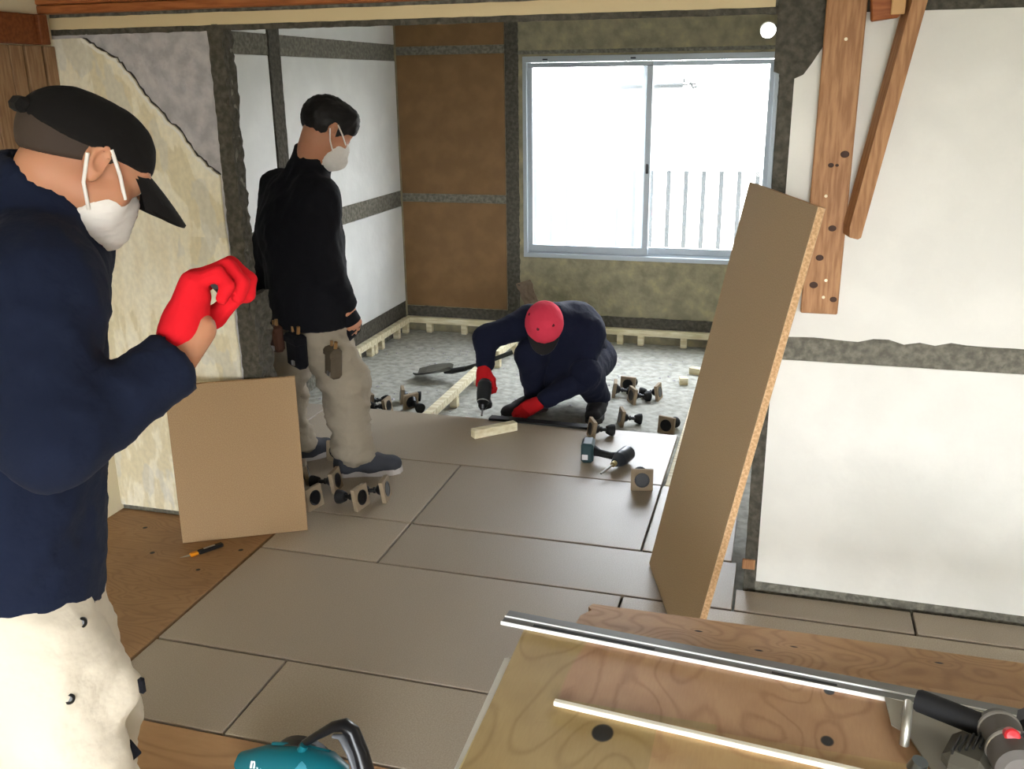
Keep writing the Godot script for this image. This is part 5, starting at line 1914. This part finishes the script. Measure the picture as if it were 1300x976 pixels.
	shoe(o, anks[1] - F * 0.06 - Vector3(0, 0.09, 0), anks[1] + F * 0.2 - Vector3(0, 0.09, 0), mat(C(58, 60, 66), 0.8), mat(C(190, 184, 178), 0.7))
	# pouches on his belt
	for q: Array in [["tool_pouch", "brown leather tool pouch on the belt of the man in the black jacket", Vector3(-1.915, 0.635, -0.375), Vector3(0.06, 0.11, 0.045), mat(C(84, 54, 40), 0.7), 0.1], ["tool_pouch", "large black tool pouch hanging below the jacket of the man in the doorway", Vector3(-1.815, 0.60, -0.35), Vector3(0.11, 0.14, 0.05), M.black_cloth, 0.0], ["tool_pouch", "worn grey tool pouch with a metal clip on the thigh of the standing man", Vector3(-1.685, 0.545, -0.40), Vector3(0.075, 0.13, 0.05), make_cloth(C(88, 78, 64), 215), -0.15]]:
		var p := thing(q[0], q[1], "tool pouch")
		st = nb()
		var px := Transform3D(Basis(R, Vector3.UP, -F) * Basis(Vector3.BACK, q[5]), q[2])
		var s: Vector3 = q[3]
		a_box(st, px, s, 0.012)
		a_box(st, px * Transform3D(Basis(), Vector3(0, s.y * 0.32, 0.004)), Vector3(s.x * 1.06, s.y * 0.3, s.z * 1.06), 0.01)
		fin(st, "pouch_body", q[4], p)
		st = nb()
		a_rod(st, px * Vector3(s.x * 0.2, s.y * 0.4, 0), px * Vector3(s.x * 0.28, s.y * 0.72, 0.0), 0.008, 0.007, 10)
		a_rod(st, px * Vector3(-s.x * 0.2, s.y * 0.4, 0), px * Vector3(-s.x * 0.22, s.y * 0.66, 0.0), 0.007, 0.006, 10)
		fin(st, "tool_handle", mat(C(140, 104, 62), 0.5), p)
		st = nb()
		a_box(st, px * Transform3D(Basis(), Vector3(s.x * 0.15, -s.y * 0.32, s.z * 0.55)), Vector3(0.022, 0.02, 0.008), 0.002)
		fin(st, "clip", M.steel, p)


# crouching worker in the back room, drilling
func worker_c() -> void:
	var o := thing("person", "man in navy clothes and red cap crouching in the back room with red gloves", "person")
	var F := Vector3(-0.05, 0, 1.0).normalized()
	var R := Vector3(-1.0, 0, -0.05).normalized()
	var g := -0.13
	var pel := Vector3(-1.04, 0.13, -2.12)
	var chest := Vector3(-1.06, 0.32, -1.93)
	var nk := Vector3(-1.105, 0.405, -1.80)
	var rsh := Vector3(-1.25, 0.385, -1.84)
	var lsh := Vector3(-0.945, 0.33, -1.84)
	var rel := Vector3(-1.455, 0.325, -1.68)
	var rwr := Vector3(-1.432, 0.19, -1.60)
	var lel := Vector3(-0.95, 0.12, -1.72)
	var lwr := Vector3(-1.12, 0.03, -1.62)
	var hips := [pel + R * 0.1, pel - R * 0.1]
	var knees := [Vector3(-1.225, 0.235, -1.74), Vector3(-0.935, 0.15, -1.74)]
	var anks := [Vector3(-1.22, g + 0.09, -1.86), Vector3(-0.90, g + 0.09, -1.94)]
	var fr := head_frame(Vector3(-1.135, 0.41, -1.665), Vector3(0.13, -0.731, 0.67), Vector3(0.2, 0.68, 0.70))
	var b := Field.new(Vector3(-1.6, g - 0.02, -2.35), Vector3(-0.7, 0.55, -1.4), 0.026)
	b.cap(pel, chest, 0.115, 0.125, 0.05, Vector3(0, 0.75, -0.66), 1.4)
	b.cap(rsh, lsh, 0.05, 0.05, 0.05)
	for i in 2:
		b.cap(hips[i], knees[i], 0.065, 0.045, 0.04)
		b.cap(knees[i], anks[i], 0.045, 0.033, 0.02)
	b.cap(rsh, rel, 0.042, 0.034, 0.03)
	b.cap(rel, rwr, 0.034, 0.027, 0.02)
	b.cap(lsh, lel, 0.042, 0.034, 0.03)
	b.cap(lel, lwr, 0.034, 0.027, 0.02)
	place(skin([b, head_field(0.007, fr.affine_inverse() * nk)], [Transform3D(), fr], M.skin), "body", o)
	eyes_on(o, fr)
	var h := Field.new(Vector3(-0.11, -0.09, -0.14), Vector3(0.11, 0.08, 0.08), 0.008)
	h.ell(Vector3(0, 0.03, -0.014), Vector3(0.081, 0.086, 0.101), Basis(), 0.01)
	h.plane(Vector3(0, -0.02, -0.02), Vector3(0, -0.8, 0.6).normalized(), 0.01)
	place(skin([h], [fr], M.hair), "hair", o)
	var cp := Field.new(Vector3(-0.13, -0.04, -0.15), Vector3(0.13, 0.18, 0.15), 0.0065)
	cp.ell(Vector3(0, 0.035, -0.002), Vector3(0.098, 0.105, 0.114), Basis(), 0.01)
	cp.plane(Vector3(0, 0.02, 0), Vector3(0, -1, 0.0), 0.004)
	var cap := place(skin([cp], [fr], M.helmet, [[0.002, 12.0, 6, Vector3.ONE]]), "cap", o)
	var st := nb()
	pass
	for p: Vector3 in [Vector3(0.045, 0.115, 0.055), Vector3(-0.03, 0.105, 0.075), Vector3(-0.075, 0.1, -0.01)]:
		st = nb()
		var q := cp.hit(p * 1.6, -p.normalized(), 0.4)
		a_lathe(st, fr * Transform3D(Basis(Quaternion(Vector3.UP, p.normalized())), q), [Vector2(0.008, -0.004), Vector2(0.008, 0.002), Vector2(0, 0.002)], 12)
		fin(st, "vent_hole", mat(C(90, 14, 24), 0.7), cap)
	st = nb()
	var brim := []
	for i in 13:
		var an := PI * (0.08 + 0.84 * i / 12.0)
		brim.append(Vector2(cos(an) * 0.088, sin(an) * 0.165))
	for i in 13:
		var an := PI * (0.08 + 0.84 * (12 - i) / 12.0)
		brim.append(Vector2(cos(an) * 0.086, sin(an) * 0.098))
	a_prism(st, fr * Transform3D(Basis(Vector3(1, 0, 0), Vector3(0, -0.15, 1).normalized(), Vector3(0, 1, 0.15).normalized()), Vector3(0, 0.02, 0)), brim, -0.003, 0.003)
	fin(st, "brim", M.black, cap)
	mask_on(o, fr, 0.008)
	var j := Field.new(Vector3(-1.6, -0.05, -2.4), Vector3(-0.72, 0.56, -1.42), 0.0125)
	j.cap(pel + Vector3(0, 0.02, 0), chest, 0.165, 0.18, 0.06, Vector3(0, 0.72, -0.69), 1.35)
	j.cap(chest, nk - Vector3(0, 0.02, 0.02), 0.17, 0.1, 0.06)
	j.cap(rsh, lsh, 0.085, 0.085, 0.06)
	j.cap(rsh, rel, 0.076, 0.064, 0.05)
	j.cap(rel, rwr + Vector3(0, 0.02, 0), 0.062, 0.046, 0.02)
	j.cap(lsh, lel, 0.076, 0.062, 0.05)
	j.cap(lel, lwr, 0.06, 0.046, 0.02)
	j.cap(Vector3(-1.06, 0.22, -1.88), Vector3(-1.07, 0.1, -1.82), 0.12, 0.11, 0.06)
	j.cap(nk - Vector3(0, 0.02, 0.02), nk + Vector3(0, 0.03, 0.03), 0.085, 0.075, 0.03)
	place(skin([j], [], M.navy_dark, [[0.006, 4.2, 111, Vector3(1, 1, 1)], [0.003, 11.0, 112, Vector3.ONE]]), "jacket", o)
	var bq := j.hit(Vector3(-1.12, 0.36, -1.3), Vector3(-0.05, -0.25, -1).normalized())
	st = nb()
	a_box(st, Transform3D(Basis(Vector3.BACK, -0.3), bq), Vector3(0.05, 0.022, 0.012), 0.003)
	fin(st, "red_badge", M.helmet, o)
	var t := Field.new(Vector3(-1.45, g - 0.02, -2.35), Vector3(-0.7, 0.35, -1.5), 0.0125)
	t.cap(pel, pel - Vector3(0, 0.02, 0), 0.15, 0.15, 0.05)
	for i in 2:
		t.cap(hips[i], knees[i], 0.105, 0.08, 0.04)
		t.cap(knees[i], anks[i], 0.082, 0.065, 0.03)
	t.plane(Vector3(0, g + 0.07, 0), Vector3.DOWN)
	place(skin([t], [], M.navy_dark, [[0.007, 4.4, 121, Vector3.ONE], [0.003, 12.0, 122, Vector3.ONE]]), "trousers", o)
	shoe(o, Vector3(-1.19, g, -1.93), Vector3(-1.37, g, -1.68), mat(C(40, 38, 40), 0.8), mat(C(96, 94, 92), 0.7))
	shoe(o, Vector3(-0.9, g, -2.01), Vector3(-0.89, g, -1.73), mat(C(40, 38, 40), 0.8), mat(C(60, 58, 58), 0.7))
	# drill, held upright with its bit down
	var tip := Vector3(-1.385, 0.0, -1.37)
	var head := Vector3(-1.408, 0.112, -1.495)
	var ax := (tip - head).normalized()
	var dr := thing("drill_driver", "black cordless drill with its bit down in the red glove of the crouching man", "power tool")
	var dx := Transform3D(Basis(Quaternion(Vector3.UP, ax)), head)
	st = nb()
	a_lathe(st, dx, [Vector2(0, -0.045), Vector2(0.026, -0.042), Vector2(0.036, -0.02), Vector2(0.038, 0.03), Vector2(0.034, 0.075), Vector2(0.03, 0.085), Vector2(0, 0.085)], 22)
	fin(st, "motor_housing", mat(C(30, 32, 34), 0.45), dr)
	st = nb()
	a_lathe(st, dx, [Vector2(0.0, 0.085), Vector2(0.025, 0.085), Vector2(0.023, 0.11), Vector2(0.012, 0.128), Vector2(0, 0.128)], 18)
	fin(st, "chuck", M.black_gloss, dr)
	st = nb()
	a_lathe(st, dx, [Vector2(0.0305, 0.08), Vector2(0.032, 0.083), Vector2(0.0305, 0.087)], 22)
	fin(st, "ring", M.steel, dr)
	st = nb()
	a_rod(st, dx * Vector3(0, 0.12, 0), tip - ax * 0.004 + Vector3(0, 0.002, 0), 0.0055, -1, 8)
	fin(st, "bit", M.steel, dr)
	st = nb()
	var gd := (Vector3(-0.2, 0.3, -0.9) - ax * Vector3(-0.2, 0.3, -0.9).dot(ax)).normalized()
	a_tube(st, [head + gd * 0.02, head + gd * 0.07, head + gd * 0.11], [0.019, 0.018, 0.022], 12)
	fin(st, "grip", M.rubber, dr)
	st = nb()
	a_box(st, Transform3D(Basis(Quaternion(Vector3.UP, gd)), head + gd * 0.135), Vector3(0.06, 0.05, 0.09), 0.01)
	fin(st, "battery", M.black, dr)
	# red gloves
	var hr := hand_frame(rwr + Vector3(-0.004, -0.005, 0.03), Vector3(0.1, -0.75, 0.45), Vector3(-0.35, 0.35, 0.85), true)
	place(skin([hand_field(0.0062, [0.9, 1.0, 0.7], 1.2, 0.6, 0.015)], [hr], M.red_dark), "glove", o)
	var hl := hand_frame(lwr + Vector3(-0.02, -0.01, 0.02), Vector3(-0.75, -0.35, 0.5), Vector3(0.3, 0.8, 0.5), false)
	place(skin([hand_field(0.0062, [0.4, 0.6, 0.4], 1.12, 0.2, 0.015)], [hl], M.red_dark), "glove", o)
